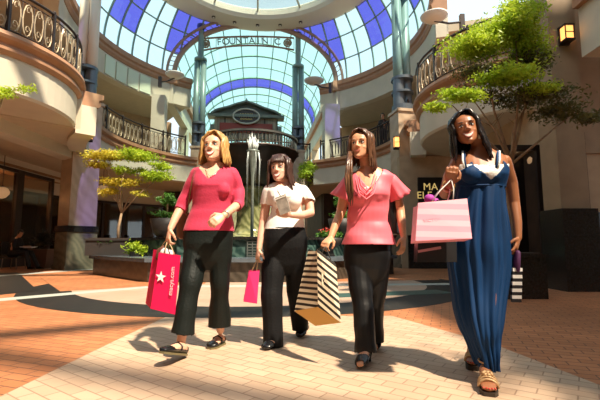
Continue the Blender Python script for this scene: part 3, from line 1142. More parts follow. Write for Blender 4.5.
for i in range(60):
    a = random.uniform(0, 2 * PI); r = random.uniform(0.01, 0.12); h = random.uniform(0.2, 0.5) * (1.15 - r * 4)
    q = V((nz.x + r * math.cos(a), nz.y + r * math.sin(a), fz(3.74)))
    b.tube([q, q + V((0.02 * math.cos(a), 0.02 * math.sin(a), h * 0.6)), q + V((0.05 * math.cos(a), 0.05 * math.sin(a), h))], [0.012, 0.014, 0.004], 5)
for i in range(10):
    a = random.uniform(0, 2 * PI); r = 0.17
    q = V((nz.x + r * math.cos(a), nz.y + r * math.sin(a), fz(3.7)))
    b.tube([q, q + V((0.03 * math.cos(a), 0.03 * math.sin(a), -0.25)), q + V((0.02 * math.cos(a), 0.02 * math.sin(a), -random.uniform(0.5, 1.6)))], [0.007, 0.006, 0.003], 4)
wj = b.build('water_spray', glassy, ft, True)
wj['kind'] = 'stuff'
for x in (-2.15, -0.75):
    b = MB()
    for k in range(6):
        b.box(V((x, 9.27, 0.53 + k * 0.065)), 0.95, 0.04, 0.02)
    for k in range(9):
        b.box(V((x - 0.46 + k * 0.115, 9.265, 0.69)), 0.02, 0.03, 0.36)
    b.build('grille', mat('grille_metal', (0.25, 0.28, 0.26), 0.4, metal=0.5), ft)

# ================================================================== PAVILION BEHIND THE FOUNTAIN
pc = P(246, 140, 21.5)
pv = thing('pavilion', 'gabled upper level pavilion with dark red sign panel and oval crest above the fountain', 'pavilion', (pc.x, pc.y, 4.95))
pm = mat('pavilion_grey', (0.20, 0.24, 0.20), 0.5, var=0.15)
pbr = mat_brick('pavilion_mosaic', (0.62, 0.55, 0.38), (0.40, 0.36, 0.26), (0.1, 0.1, 0.08), 0.16, 0.08)
def PV(dx, dy, z): return V((pc.x, pc.y, z + .5 if z > 6.5 else z)) + UX * dx + VX * dy
b = MB(); b.box(PV(0, 0.3, 6.72), 3.5, 0.3, 1.2, UX); b.build('mosaic_front', pbr, pv)
b = MB(); b.box(PV(0, 0.10, 6.72), 2.9, 0.12, 0.5, UX); b.build('sign_panel', mat('oxblood_panel', (0.34, 0.045, 0.02), 0.4), pv)
for s in (-1, 1):
    b = MB(); b.box(PV(s * 1.85, 0.2, 6.15), 0.22, 0.4, 2.4, UX); b.build('post', pm, pv)
b = MB(); b.box(PV(0, 0.2, 7.36), 4.2, 0.7, 0.16, UX); b.box(PV(0, 0.2, 6.12), 3.9, 0.5, 0.10, UX); b.build('cornice', pm, pv)
b = MB()
top = [(-1.9, 7.42), (-1.6, 7.62), (-1.0, 7.80), (-0.5, 8.0), (0, 8.15), (0.5, 8.0), (1.0, 7.80), (1.6, 7.62), (1.9, 7.42)]
for (x0, z0), (x1, z1) in zip(top[:-1], top[1:]):
    b.beam(PV(x0, 0.1, z0), PV(x1, 0.1, z1), 0.7, 0.09)
vs = [PV(x, 0.15, z) for x, z in top]
b.add(vs, [tuple(range(len(vs)))])
b.tube([PV(0, 0.1, 8.1), PV(0, 0.1, 8.25), PV(0, 0.1, 8.45)], [0.12, 0.08, 0.015], 8)
b.build('gable', pm, pv)
b = MB()
M = Matrix((UX, V((0, 0, 1)), VX)).transposed()
cs = [PV(0.72 * math.cos(2 * PI * q / 28), -0.12, 7.32 + 0.42 * math.sin(2 * PI * q / 28)) for q in range(29)]
b.tube(cs, 0.05, 6, cap=False)
b.build('crest_border', mat('crest_rim', (0.62, 0.60, 0.50), 0.4), pv, True)
b = MB()
e = [PV(0.70 * math.cos(2 * PI * q / 28), -0.08, 7.32 + 0.40 * math.sin(2 * PI * q / 28)) for q in range(28)]
e2 = [p + VX * 0.15 for p in e]
b.add(e + e2, [tuple(range(28)), tuple(range(28, 56))] + [(i, (i + 1) % 28, (i + 1) % 28 + 28, i + 28) for i in range(28)])
b.build('crest_plate', mat('crest_dark', (0.05, 0.04, 0.03), 0.4), pv)
gold_m = mat('crest_gold', (0.75, 0.55, 0.15), 0.4)
for z, hw in ((7.45, 0.36), (7.31, 0.52), (7.17, 0.32)):
    b = MB()
    b.tube([PV(-hw + 2 * hw * i / 16, -0.10, z + (0.035 if i % 2 else -0.035)) for i in range(17)], 0.022, 5)
    b.build('crest_line', gold_m, pv)
# bridge between the galleries
b = MB(); b.beam(H(-3.0, 6.6, 4.5), H(3.0, 6.6, 4.5), 2.6, 0.9); struct('ceiling_bridge', b, bronze)
railing('balcony_railing', [H(u, 5.3 - 0.5 * (1 - (u / 2.9) ** 2), 0) for u in np.linspace(-2.75, 2.75, 14)], 4.95, 0.95, 'dark bowed railing of the bridge right behind the fountain bowl', False, bay=1.0, cell=0.16)

# ================================================================== SCONCES AND LANTERNS
def sconce(p, w_, h_, label, d=(0, -1, 0), grid=True):
    d = V(d).normalized(); ax = V((-d.y, d.x, 0))
    t = thing('wall_sconce', label, 'wall lamp', p)
    b = MB(); b.box(V(p) - d * 0.01, w_ * 1.15, 0.05, h_ * 1.25, ax); b.build('backplate', iron, t)
    b = MB(); b.box(V(p) + d * 0.08, w_, 0.14, h_, ax); b.build('amber_shade', lamp_m, t)
    b = MB()
    for s in (-1, 1):
        b.box(V(p) + d * 0.08 + V((0, 0, s * h_ / 2)), w_ * 1.15, 0.18, 0.03, ax)
        b.box(V(p) + d * 0.155 + ax * (s * w_ / 2), 0.015, 0.015, h_, ax)
    if grid: b.box(V(p) + d * 0.155, w_, 0.012, 0.012, ax)
    b.build('cage', iron, t)


sconce(P(564, 36, 6.86), 0.15, 0.27, 'large amber wall lamp in a dark cage on the near right pier')
sconce(P(396, 143, 13.5), 0.17, 0.38, 'small glowing amber wall lamp on the pier right of the woman in the coral top')
p = P(90, 134, 12.45)
sconce(p, 0.16, 0.42, 'narrow wall lamp on the big marble pier at left', (0.3, -1, 0))


def uplight(p, wall, r, label):
    p = V(p); wall = V(wall)
    t = thing('uplight', label, 'wall lamp', p, 'bowl uplights on arms under the cornice')
    b = MB(); b.lathe(p, [(0.02, -r * 0.35), (r * 0.6, -r * 0.28), (r, 0), (r * 1.02, 0.04), (r * 0.95, 0.04), (0.02, -r * 0.1)], 24); b.build('bowl', white_em, t, True)
    b = MB(); b.tube([p + V((0, 0, -r * 0.3)), p.lerp(wall, 0.5) + V((0, 0, -r * 0.3)), wall], 0.035, 6); b.box(wall, 0.14, 0.14, 0.5); b.build('arm', iron, t)


uplight(P(175, 75, 17.6), P(160, 82, 18.0), 0.42, 'shallow bowl uplight on an arm at the left end of the vault')
uplight(P(314, 81, 18.8), P(330, 88, 19.2), 0.48, 'shallow bowl uplight on an arm at the right end of the vault')
uplight(P(434, 17, 12.0), P(462, 22, 12.4), 0.42, 'shallow bowl uplight above the round balcony at right')


def lantern(p, r, label, top):
    t = thing('hanging_lantern', label, 'lantern', p)
    p = V(p)
    b = MB(); b.lathe(p, [(0.02, -r), (r * 0.5, -r * 0.85), (r * 0.95, -r * 0.3), (r, 0.1 * r), (r * 0.7, r * 0.6), (r * 0.2, r * 0.8), (0.02, r * 0.82)], 20); b.build('globe', mat('warm_globe', (0.7, 0.55, 0.36), 0.4, emit=(1.0, 0.55, 0.25), estr=0.18), t, True)
    b = MB(); b.tube([p + V((0, 0, r * 0.8)), V((p.x, p.y, top))], 0.012, 5); b.lathe(p, [(0.02, r * 0.75), (r * 0.3, r * 0.75), (r * 0.12, r * 1.0), (0.02, r * 1.0)], 12); b.build('hanger', iron, t)


lantern(P(103, 190, 16.0), 0.24, 'pale globe lantern hanging behind the small tree at left', 3.86)
lantern(P(537, 160, 8.9), 0.2, 'dim globe lantern hanging at right behind the woman in the blue dress', 3.8)
lantern(P(2, 192, 12.0), 0.2, 'pale globe lantern at the far left edge before the shop window', 3.5)

# shop sign
ms = thing('shop_sign', 'black shop sign with yellow capital letters behind the pink striped bag', 'sign', P(437, 190, 13.35))
b = MB(); q0 = P(418, 190, 13.41); q1 = P(458, 190, 13.41); b.box((q0 + q1) / 2, (q1 - q0).length, 0.08, 0.85, V((1, 0, 0))); b.build('board', mat('sign_black', (0.008, 0.008, 0.008), 0.4), ms)
ym = mat('sign_yellow', (0.8, 0.62, 0.2), 0.5, emit=(1.0, 0.72, 0.25), estr=0.35)
for ln, px, py in (('MA', 430.5, 187.0), ('MEN', 449, 186.5), ('ELE', 424.5, 195.5), ('G', 441, 195.2)):
    if ln in ('MEN', 'G'): continue
    text('sign_letters', ln, 0.34, P(px, py, 13.36), (1, 0, 0), (0, 0, 1), ym, ms, 0.01, space=1.05)

# ================================================================== PLANTERS AND TREES
def planter_box(name, c, sx, sy, z0, z1, m, label, ax=UX, group=None):
    t = thing(name, label, 'planter', (c.x, c.y, z0), group)
    b = MB(); b.box(V((c.x, c.y, (z0 + z1) / 2)), sx, sy, z1 - z0, ax)
    b.box(V((c.x, c.y, z1 + 0.02)), sx + 0.06, sy + 0.06, 0.05, ax); b.build('box', m, t)
    b = MB(); b.box(V((c.x, c.y, z1 + 0.05)), sx - 0.1, sy - 0.1, 0.03, ax); b.build('soil', mat('soil', (0.05, 0.03, 0.02), 0.9), t)
    return t


planter_m = mat('planter_dark', (0.035, 0.03, 0.028), 0.5)
c1 = P(110, 250, 10.95)
planter_box('planter', c1, 1.1, 0.5, 0.50, 0.90, planter_m, 'long dark planter on the bench rim under the small golden tree')
t = thing('small_tree', 'slim tree with flat golden and green foliage layers in the dark planter at left', 'tree', (c1.x, c1.y, 0.93))
Y = 10.95
branchy(P(118, 241, Y), [P(104, 166, Y), P(126, 168, Y - .2), P(142, 166, Y), P(120, 186, Y + .2), P(156, 180, Y - .1), P(112, 196, Y)], 0.045, t, fork=0.4)
foliage('foliage', [(P(108, 156, Y), .62, .5, .17, 2600), (P(98, 164, Y), .36, .4, .11, 800), (P(122, 182, Y), .52, .45, .15, 1500), (P(108, 192, Y), .36, .3, .12, 700), (P(140, 194, Y), .28, .3, .10, 400)], leaf_y, t, 0.042, clumps=20)
foliage('foliage', [(P(138, 156, Y), .72, .5, .19, 3200), (P(154, 176, Y), .52, .4, .15, 1700), (P(160, 166, Y), .32, .3, .12, 700), (P(128, 170, Y), .45, .4, .14, 800)], leaf_g, t, 0.042, clumps=20)
g = foliage('ground_cover', [(P(111, 242, 10.85), .50, .22, .07, 700)], leaf_d, None, 0.035); tag(g, 'low green ground cover filling the planter under the golden tree', 'plant', kind='stuff')

t = thing('leafy_plant', 'bright green leafy plant at the right end of the long dark planter', 'plant', P(136, 256, 10.0))
b = MB(); q = P(136, 252, 10.0); b.lathe((q.x, q.y, 0), [(0.02, .50), (.14, .50), (.17, .62), (.02, .62)], 16); b.build('pot', planter_m, t)
foliage('foliage', [(q + V((0, 0, .1)), .30, .26, .17, 520)], leaf_g, t, 0.05)


def urn_plant(px, pyb, Y, rb, label, ball=True, fl=False, z0=0.50):
    q = P(px, pyb, Y)
    t = thing('urn_planter', label, 'planter', (q.x, q.y, z0))
    h = q.z - z0
    b = MB(); b.lathe((q.x, q.y, z0), [(0.02, 0), (rb * .45, 0), (rb * .3, h * .25), (rb * .35, h * .4), (rb * .8, h * .65), (rb, h), (rb * .9, h), (0.02, h * .9)], 24); b.build('urn', planter_m, t, True)
    pads = [(q + V((0, 0, .1)), rb * .95, rb * .9, .12, 350)]
    if ball: pads += [(q + V((0, 0, .5)), rb * .62, rb * .6, .2, 420)]
    foliage('foliage', pads, leaf_d, t, 0.05)
    if ball:
        b = MB(); b.tube([q, q + V((0, 0, .45))], 0.025, 6); b.build('stem', bark, t)
    if fl:
        foliage('blossoms', [(q + V((0, 0, .16)), rb * .8, rb * .7, .1, 90)], flower_m, t, 0.035)


urn_plant(167, 219, 10.2, 0.42, 'dark bowl planter with a clipped shrub left of the blonde woman')
urn_plant(329, 238, 10.0, 0.34, 'dark bowl planter with red flowers between the two middle women', False, True)
urn_plant(341, 219, 10.9, 0.36, 'dark bowl planter with a clipped shrub behind the red flowers')
urn_plant(386, 226, 11.4, 0.38, 'dark bowl planter half hidden behind the woman in the coral top', False)

q = P(306, 172, 17.5)
t = thing('clipped_tree', 'round clipped bright green tree right of the woman in the white shirt', 'tree', (q.x, q.y, 0))
b = MB(); b.tube([V((q.x, q.y, 0.0)), q], 0.05, 8); b.build('trunk', bark, t)
foliage('foliage', [(q, .48, .48, .45, 1700)], leaf_g, t, 0.06, clumps=24)

# large tree at right in its dark planter
c2 = P(508, 250, 6.15)
planter_box('planter', c2, 0.84, 0.5, 0.0, 0.6, granite, 'dark planter box at the foot of the large tree at right', V((1, 0, 0)))
t = thing('large_tree', 'large tree with layered lime green foliage over the woman in the blue dress', 'tree', (c2.x, c2.y, 0.64))
Y = 6.15
branchy(P(512, 258, Y), [P(486, 60, Y), P(515, 30, Y), P(545, 70, Y + .2), P(470, 95, Y - .2), P(530, 98, Y), P(452, 105, Y - .3), P(575, 112, Y)], 0.05, t, fork=0.5)
foliage('foliage', [(P(508, 30, Y), 0.60, 0.50, 0.30, 6000), (P(474, 46, Y - .1), 0.50, 0.42, 0.22, 3400), (P(531, 50, Y + .1), 0.34, 0.42, 0.29, 2800), (P(520, 12, Y), 0.39, 0.34, 0.20, 2000),
                    (P(508, 76, Y - .3), 0.52, 0.42, 0.12, 2600), (P(458, 96, Y - .4), 0.42, 0.25, 0.11, 1500), (P(435, 108, Y - .4), 0.24, 0.17, 0.07, 420), (P(540, 90, Y - .2), 0.42, 0.34, 0.10, 1500)], leaf_g, t, 0.034, clumps=30)
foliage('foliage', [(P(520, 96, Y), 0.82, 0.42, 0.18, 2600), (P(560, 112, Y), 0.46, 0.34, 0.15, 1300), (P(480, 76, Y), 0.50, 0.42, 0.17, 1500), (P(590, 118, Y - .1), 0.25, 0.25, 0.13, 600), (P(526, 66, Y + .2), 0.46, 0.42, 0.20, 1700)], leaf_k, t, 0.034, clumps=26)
# tree added out of frame at right, so that its crown dapples the floor
t = thing('large_tree', 'unseen tree added to the right of the viewer to dapple the floor', 'tree', (4.9, 0.3, 0.0))
branchy((4.9, 0.3, 0.02), [(4.0, -.1, 4.6), (5.2, 1.1, 4.8), (5.5, -.2, 4.9), (4.2, 1.1, 4.5)], 0.07, t, fork=0.5)
foliage('foliage', [(V((4.05, .5, 4.7)), 1.0, 1.1, .35, 1500), (V((5.3, .7, 5.0)), 1.2, 1.1, .4, 1900), (V((3.9, -.8, 4.4)), .8, .7, .3, 800), (V((5.6, -.4, 4.6)), 1.0, 1.0, .3, 1200)], leaf_g, t, 0.07)
# sprays of a plant on the left balcony edge
q = P(4, 94, 7.6)
t = thing('hanging_plant', 'light green feathery plant at the left edge under the ornate balcony', 'plant', q)
b = MB(); b.tube([q + V((-.6, 0.2, -2.4)), q + V((-.3, .1, -.9)), q], [0.03, .025, .012], 6); b.tube([q, q + V((.5, 0, .18))], [.01, .005], 4); b.build('stem', bark, t, True)
foliage('foliage', [(q, .38, .3, .14, 800), (q + V((.42, 0, .1)), .22, .2, .1, 160)], leaf_g, t, 0.035)

# unseen lamps added to brighten the left shop interior
for k, (x, y, pw) in enumerate(((-11.9, 11.5, 45), (-11.9, 15.0, 40))):
    t = thing('shop_fill_lamp', ('added warm fill lamp inside the shop window behind the seated reader', 'added warm fill lamp deeper inside the left shop, nearer the marble pier')[k], 'lamp', (x, y, 2.9))
    b = MB(); b.lathe((x, y, 2.9), [(0.02, -.12), (.12, -.1), (.14, 0), (.05, .12), (0.02, .13)], 16); b.build('shade', lamp_m, t, True)
    b = MB(); b.tube([(x, y, 3.0), (x, y, 3.56)], .01, 5); b.build('cord', iron, t)
    ld = bpy.data.lights.new('shop_fill_light', 'POINT'); ld.energy = pw; ld.color = (1.0, .62, .32); ld.shadow_soft_size = .12
    lo_ = bpy.data.objects.new('shop_fill_light', ld); C.objects.link(lo_); lo_.location = (x + .25, y, 2.65)

# ================================================================== PEOPLE
def lerp_tab(tab, z):
    if z <= tab[0][0]: return tab[0][1:]
    for a, b_ in zip(tab[:-1], tab[1:]):
        if z <= b_[0]:
            k = (z - a[0]) / (b_[0] - a[0])
            k = k * k * (3 - 2 * k) * 0.5 + k * 0.5
            return tuple(x + (y - x) * k for x, y in zip(a[1:], b_[1:]))
    return tab[-1][1:]


HEAD_TAB = [  # z from chin, half width, front, back
    (0.000, 0.014, 0.078, 0.050), (0.006, 0.026, 0.088, 0.035), (0.018, 0.038, 0.091, 0.010), (0.035, 0.050, 0.090, -0.030),
    (0.055, 0.058, 0.089, -0.062), (0.080, 0.065, 0.088, -0.082), (0.110, 0.069, 0.085, -0.094), (0.140, 0.073, 0.087, -0.098),
    (0.168, 0.071, 0.079, -0.092), (0.192, 0.060, 0.057, -0.072), (0.210, 0.040, 0.028, -0.045), (0.220, 0.012, -0.002, -0.015)]


class Head:
    """frame of a head: c = point at ear level on the neck axis, F forward, U up"""

    def __init__(s, chin, F, U, size=1.0, look=None):
        s.F = V(F).normalized()
        U = V(U)
        s.U = (U - s.F * U.dot(s.F)).normalized()
        s.R = s.U.cross(s.F).normalized()          # towards the viewer's right when it faces the viewer
        s.k = size
        s.o = V(chin) - s.F * 0.08 * size          # local origin: chin height on the axis

    def w(s, x, f, z):
        return s.o + (s.R * x + s.F * f + s.U * z) * s.k

    def front(s, x, z, off=0.0):
        hw, fr, bk = lerp_tab(HEAD_TAB, z)
        c, d = (fr + bk) / 2, (fr - bk) / 2
        q = min(0.98, abs(x) / hw)
        return s.w(x, c + d * (1 - q ** 2.3) ** (1 / 2.3) + off, z)


def add_head(b, hd):
    rings = []
    N = 28
    for z in [0, 0.003, 0.006, 0.012, 0.018, 0.026, 0.035, 0.045, 0.055, 0.067, 0.08, 0.095, 0.11, 0.125, 0.14, 0.155, 0.168, 0.18, 0.192, 0.202, 0.21, 0.216, 0.22]:
        hw, fr, bk = lerp_tab(HEAD_TAB, z)
        c, d = (fr + bk) / 2, (fr - bk) / 2
        r = []
        for i in range(N):
            a = 2 * PI * i / N
            ca, sa = math.cos(a), math.sin(a)
            e = 2 / 2.25
            r.append(hd.w(hw * math.copysign(abs(ca) ** e, ca), c + d * math.copysign(abs(sa) ** e, sa), z))
        rings.append(r)
    b.rings(rings)
    k = hd.k
    M = Matrix((hd.R, hd.F, hd.U)).transposed()
    # nose, brow, cheeks, chin, lips, ears
    b.tube([hd.w(0, 0.083, 0.122), hd.w(0, 0.092, 0.104), hd.w(0, 0.101, 0.087)], [0.007 * k, 0.0085 * k, 0.010 * k], 8, 'round')
    for s in (-1, 1):
        b.ell(hd.w(s * 0.012, 0.096, 0.082), 0.0075 * k, 0.010 * k, 0.0075 * k, 8, 6, M)
        b.ell(hd.w(s * 0.034, 0.052, 0.078), 0.022 * k, 0.026 * k, 0.018 * k, 12, 8, M)
        b.ell(hd.w(s * 0.028, 0.079, 0.133), 0.020 * k, 0.009 * k, 0.007 * k, 10, 8, M)
        b.ell(hd.w(s * 0.071, -0.008, 0.100), 0.008 * k, 0.020 * k, 0.030 * k, 10, 8, M)
    b.ell(hd.w(0, 0.082, 0.014), 0.020 * k, 0.014 * k, 0.014 * k, 10, 8, M)


def face(hd, root, lipc, irisc, browc, smile=1.0, teeth=True):
    k = hd.k
    lip = mat('lip_%02d' % int(lipc[0] * 100), lipc, 0.35)
    brow = mat('brow_%02d' % int(browc[0] * 100), browc, 0.8)
    white = mat('eye_white', (0.75, 0.72, 0.70), 0.2)
    iris = mat('iris_%02d' % int(irisc[0] * 100), irisc, 0.15)
    tooth = mat('teeth', (0.85, 0.82, 0.78), 0.25)
    M = Matrix((hd.R, hd.F, hd.U)).transposed()
    for s in (-1, 1):
        c = hd.front(s * 0.031, 0.112, -0.006)
        b = MB(); b.ell(c, 0.0135 * k, 0.011 * k, 0.0058 * k, 16, 10, M)
        b.m = 1; b.ell(c + hd.F * 0.0062 * k, 0.0062 * k, 0.0056 * k, 0.0062 * k, 12, 8, M)
        b.build('eye', [white, iris], root, True)
        b = MB()
        b.tube([hd.front(s * (0.031 + 0.0165 * t), 0.112 + 0.0072 - 0.0055 * t * t, 0.0035) for t in (-1, -.5, 0, .5, 1)], [0.0012, 0.0026, 0.0028, 0.0026, 0.0022], 5)
        b.build('eyelash', mat('lash', (0.02, 0.012, 0.01), 0.7), root, True)
        b = MB()
        b.tube([hd.front(s * (0.033 + 0.018 * t), 0.1335 + 0.003 * (1 - t * t) + (0.001 * t), 0.006) for t in (-1, -.5, 0, .5, 1)], [0.0022, 0.003, 0.003, 0.0025, 0.0012], 5)
        b.build('eyebrow', brow, root, True)
    w_ = 0.033 if smile > 0.8 else 0.025
    cz = 0.050
    up = lambda t: cz + 0.010 * smile * t * t + 0.0045 - 0.001 * (1 - abs(t))
    lo = lambda t: cz + 0.014 * smile * t * t - (0.017 if teeth else 0.004) * (1 - t * t)
    T = [-1, -.75, -.5, -.25, 0, .25, .5, .75, 1]
    if teeth:
        b = MB()
        vs = []
        for t in T:
            vs.append(hd.front(w_ * t * .93, up(t), 0.0075)); vs.append(hd.front(w_ * t * .93, lo(t), 0.0075))
        b.add(vs, [(2 * i, 2 * i + 1, 2 * i + 3, 2 * i + 2) for i in range(len(T) - 1)])
        b.build('teeth', tooth, root, True)
    b = MB()
    b.tube([hd.front(w_ * t, up(t), 0.006) for t in T], [0.001, 0.002, 0.0026, 0.003, 0.0026, 0.003, 0.0026, 0.002, 0.001], 6)
    b.tube([hd.front(w_ * t, lo(t) - 0.001, 0.006) for t in T], [0.001, 0.0024, 0.0032, 0.0036, 0.0038, 0.0036, 0.0032, 0.0024, 0.001], 6)
    b.build('lips', lip, root, True)


def hair(hd, root, m, side, back, bangs=None, vol=0.012, part=0.0, seed=1, flare=0.0, fshift=0.0, side_l=None, side_r=None, thick=1.0, wave=0.004, name='hair', sweep=0):
    """cap over the skull plus long tapered locks; side/back = z (from chin) where the locks end"""
    rs = random.Random(seed)
    b = MB()
    N = 28
    rings = []
    for z in [0.05, 0.08, 0.11, 0.14, 0.16, 0.18, 0.195, 0.208, 0.218, 0.226]:
        zz = min(z, 0.2195)
        hw, fr, bk = lerp_tab(HEAD_TAB, max(0.0, zz - vol * 0.6))
        fr2 = fr + vol * 0.6
        # keep the face free below the hairline
        hl = 0.188
        if z < hl:
            fr2 = -0.01 + 0.02 * (z / hl)
        elif z < hl + 0.025:
            fr2 = 0.01 + (fr2 - 0.01) * ((z - hl) / 0.025) ** 0.7
        hw2, bk2 = hw + vol, bk - vol
        if z > 0.215: hw2 *= 0.9
        c, d = (fr2 + bk2) / 2, (fr2 - bk2) / 2
        rings.append([hd.w(hw2 * math.cos(2 * PI * i / N), c + d * math.sin(2 * PI * i / N), z + (vol * 0.6 if z > 0.2 else 0)) for i in range(N)])
    b.rings(rings)
    M = Matrix((hd.R, hd.F, hd.U)).transposed()
    b.ell(hd.w(0, -0.030, 0.178), 0.070 * hd.k + vol * .6, 0.078 * hd.k + vol * .5, 0.048 * hd.k + vol, 20, 12, M)

    def lock(phi, zend, r, fl, k0=0.0):
        # phi: 0 = front, 90 = viewer's right, 180 = back
        a = math.radians(phi)
        pts = []
        sx, sy = math.sin(a), math.cos(a)
        sgn = 1 if sx >= 0 else -1
        root_ = (part + 0.012 * sgn, 0.03 * sy - 0.01 - 0.02 * (1 - sy) * 0.5, 0.222 + vol * 0.7)
        pts.append(root_)
        zs = [0.212, 0.185, 0.15, 0.11, 0.07, 0.03]
        while zs[-1] - 0.045 > zend: zs.append(zs[-1] - 0.045)
        zs = [z for z in zs if z > zend] + [zend]
        for z in zs:
            hw, fr, bk = lerp_tab(HEAD_TAB, max(z, 0.085) if z < 0.21 else 0.208)
            e = vol + 0.003
            rx = hw + e
            ry = (fr if sy > 0 else -bk) + e * .7
            c0 = 0
            if z > 0.2: rx *= 0.82; ry *= 0.8
            t = max(0, (0.10 - z)) / 0.15
            fx = fl * t
            x = sx * (rx + fx) + rs.uniform(-1, 1) * wave
            f = sy * (ry + fx * .3) + fshift * t + rs.uniform(-1, 1) * wave
            if z < 0.05 and sy < -0.3: f += 0.015 * t
            pts.append((x, f, z))
        P_ = [hd.w(*p) for p in pts]
        n = len(P_)
        rr = [r * (0.55 + 0.5 * min(1, i / 2)) * (1 - 0.75 * max(0, (i / (n - 1) - 0.6) / 0.4) ** 1.5) for i in range(n)]
        b.tube(P_, rr, 6, True, 0.8)

    for i in range(34):
        phi = 62 + 236 * i / 33 + rs.uniform(-3, 3)
        s = abs(math.sin(math.radians(phi)))
        zb = back + (side - back) * s
        if phi < 125 and side_r is not None: zb = side_r
        if phi > 235 and side_l is not None: zb = side_l
        lock(phi, zb + rs.uniform(-0.015, 0.012), 0.0135 * thick * hd.k, flare + rs.uniform(-.004, .006))
    for i in range(26):
        phi = rs.uniform(66, 294)
        s = abs(math.sin(math.radians(phi)))
        zb = back + (side - back) * s
        if phi < 125 and side_r is not None: zb = side_r
        if phi > 235 and side_l is not None: zb = side_l
        lock(phi, zb + rs.uniform(-0.01, 0.05), 0.008 * thick * hd.k, flare + 0.006)
    for i in range(sweep):
        # locks combed from the part along the hairline and down beside the face
        for sg in (-1, 1):
            t = i / max(1, sweep - 1)
            ze = (side_r if sg > 0 else side_l)
            ze = side if ze is None else ze
            ff = .052 - .05 * t
            pts = [hd.w(part, .050 - .05 * t, .224 + vol * .5), hd.w(part + sg * (.034 - part * sg * .5), .066 - .045 * t, .206 + vol * .4),
                   hd.w(sg * (.060 + vol * .3), .052 - .05 * t, .172), hd.w(sg * (.072 + vol * .6), .036 - .045 * t, .135),
                   hd.w(sg * (.074 + vol + flare * .2), .026 - .04 * t, .09), hd.w(sg * (.074 + vol + flare * .6), .022 - .04 * t, .04)]
            z = .04
            while z - .05 > ze:
                z -= .05; pts.append(hd.w(sg * (.074 + vol + flare) + rs.uniform(-wave, wave), .022 - .03 * t + fshift, z))
            pts.append(hd.w(sg * (.068 + vol + flare), .020 - .03 * t + fshift, ze + rs.uniform(-.01, .015)))
            n = len(pts); b.tube(pts, [.008] + [.0125 * thick] * (n - 2) + [.003], 6, True, .8)
    if bangs:
        for i in range(bangs[0]):
            t = -1 + 2 * i / (bangs[0] - 1)
            x0 = part + t * 0.02
            x1 = t * bangs[1] + bangs[3]
            zt = bangs[2] - bangs[4] * t * t + rs.uniform(-.003, .003)
            pts = [hd.w(x0, 0.005, 0.228 + vol * .4)]
            pts.append(hd.w(x0 * .6 + x1 * .4, 0.055, 0.215 + vol * .3))
            pts.append(hd.front(x1 * 0.85, 0.180, 0.012))
            if zt < 0.165: pts.append(hd.front(x1, (zt + 0.18) / 2, 0.011))
            pts.append(hd.front(x1 * 1.04, zt, 0.008))
            b.tube(pts, [0.009, 0.010, 0.009, 0.007, 0.003][:len(pts)] if len(pts) == 5 else [0.009, 0.010, 0.009, 0.004], 6)
    return b.build(name, m, root, True, fix=True)


def hair_mat(name, c1, c2, rough=0.35):
    m = bpy.data.materials.new(name)
    m.use_nodes = True
    nt = m.node_tree
    b = nt.nodes['Principled BSDF']
    tc = nt.nodes.new('ShaderNodeTexCoord')
    mp = nt.nodes.new('ShaderNodeMapping'); mp.inputs['Scale'].default_value = (140, 140, 9)
    n = nt.nodes.new('ShaderNodeTexNoise'); n.inputs['Scale'].default_value = 1.0; n.inputs['Detail'].default_value = 3
    nt.links.new(tc.outputs['Object'], mp.inputs['Vector']); nt.links.new(mp.outputs['Vector'], n.inputs['Vector'])
    r = nt.nodes.new('ShaderNodeValToRGB'); r.color_ramp.elements[0].position = .35; r.color_ramp.elements[1].position = .65
    r.color_ramp.elements[0].color = (*c1, 1); r.color_ramp.elements[1].color = (*c2, 1)
    nt.links.new(n.outputs['Fac'], r.inputs['Fac']); nt.links.new(r.outputs['Color'], b.inputs['Base Color'])
    bp = nt.nodes.new('ShaderNodeBump'); bp.inputs['Strength'].default_value = .5; bp.inputs['Distance'].default_value = .004
    nt.links.new(n.outputs['Fac'], bp.inputs['Height']); nt.links.new(bp.outputs['Normal'], b.inputs['Normal'])
    b.inputs['Roughness'].default_value = rough
    return m


def hand(b, wrist, d, n, thumb, curl=0.5, size=1.0, spread=0.0, tcurl=0.5):
    """d: wrist -> knuckles, n: direction the palm faces, thumb: side of the thumb"""
    d = V(d).normalized(); n = V(n); n = (n - d * n.dot(d)).normalized()
    s = d.cross(n).normalized()
    if s.dot(V(thumb)) < 0: s = -s
    k = size
    w0 = V(wrist)
    rings = []
    for t, hw, ht in ((-0.012, .020, .016), (0.01, .023, .017), (0.035, .033, .016), (0.06, .038, .014), (0.08, .038, .012), (0.088, .030, .009)):
        c = w0 + d * t * k
        rings.append([c + s * (hw * k * math.cos(a)) + n * (ht * k * math.sin(a)) for a in [2 * PI * i / 14 for i in range(14)]])
    b.rings(rings)
    for i, (off, L) in enumerate(((.028, .068), (.0095, .077), (-.0095, .071), (-.028, .055))):
        p = w0 + d * .078 * k + s * off * k
        pts = [p - d * .02 * k, p]
        ang = 0
        for q in range(3):
            ang += curl * (0.75 if q == 0 else 1.0) * (1.15 if q == 1 else .8)
            dd = d * math.cos(ang) + n * math.sin(ang) + s * (spread * (1.5 - i))
            dd.normalize()
            p = p + dd * L * k * (0.45, .32, .23)[q]
            pts.append(p)
        b.tube(pts, [.0088 * k, .0092 * k, .0086 * k, .0078 * k, .0064 * k], 8, 'round')
    p = w0 + d * .022 * k + s * .022 * k
    q1 = p + (s * .8 + d * .6 + n * .25 * tcurl * 2).normalized() * .036 * k
    q2 = q1 + (d * .8 + s * (.35 - tcurl * .5) + n * tcurl * 1.1).normalized() * .030 * k
    q3 = q2 + (d * .7 + s * (.1 - tcurl * .8) + n * tcurl * 1.2).normalized() * .022 * k
    b.tube([p, q1, q2, q3], [.0135 * k, .0115 * k, .0098 * k, .0075 * k], 8, 'round')


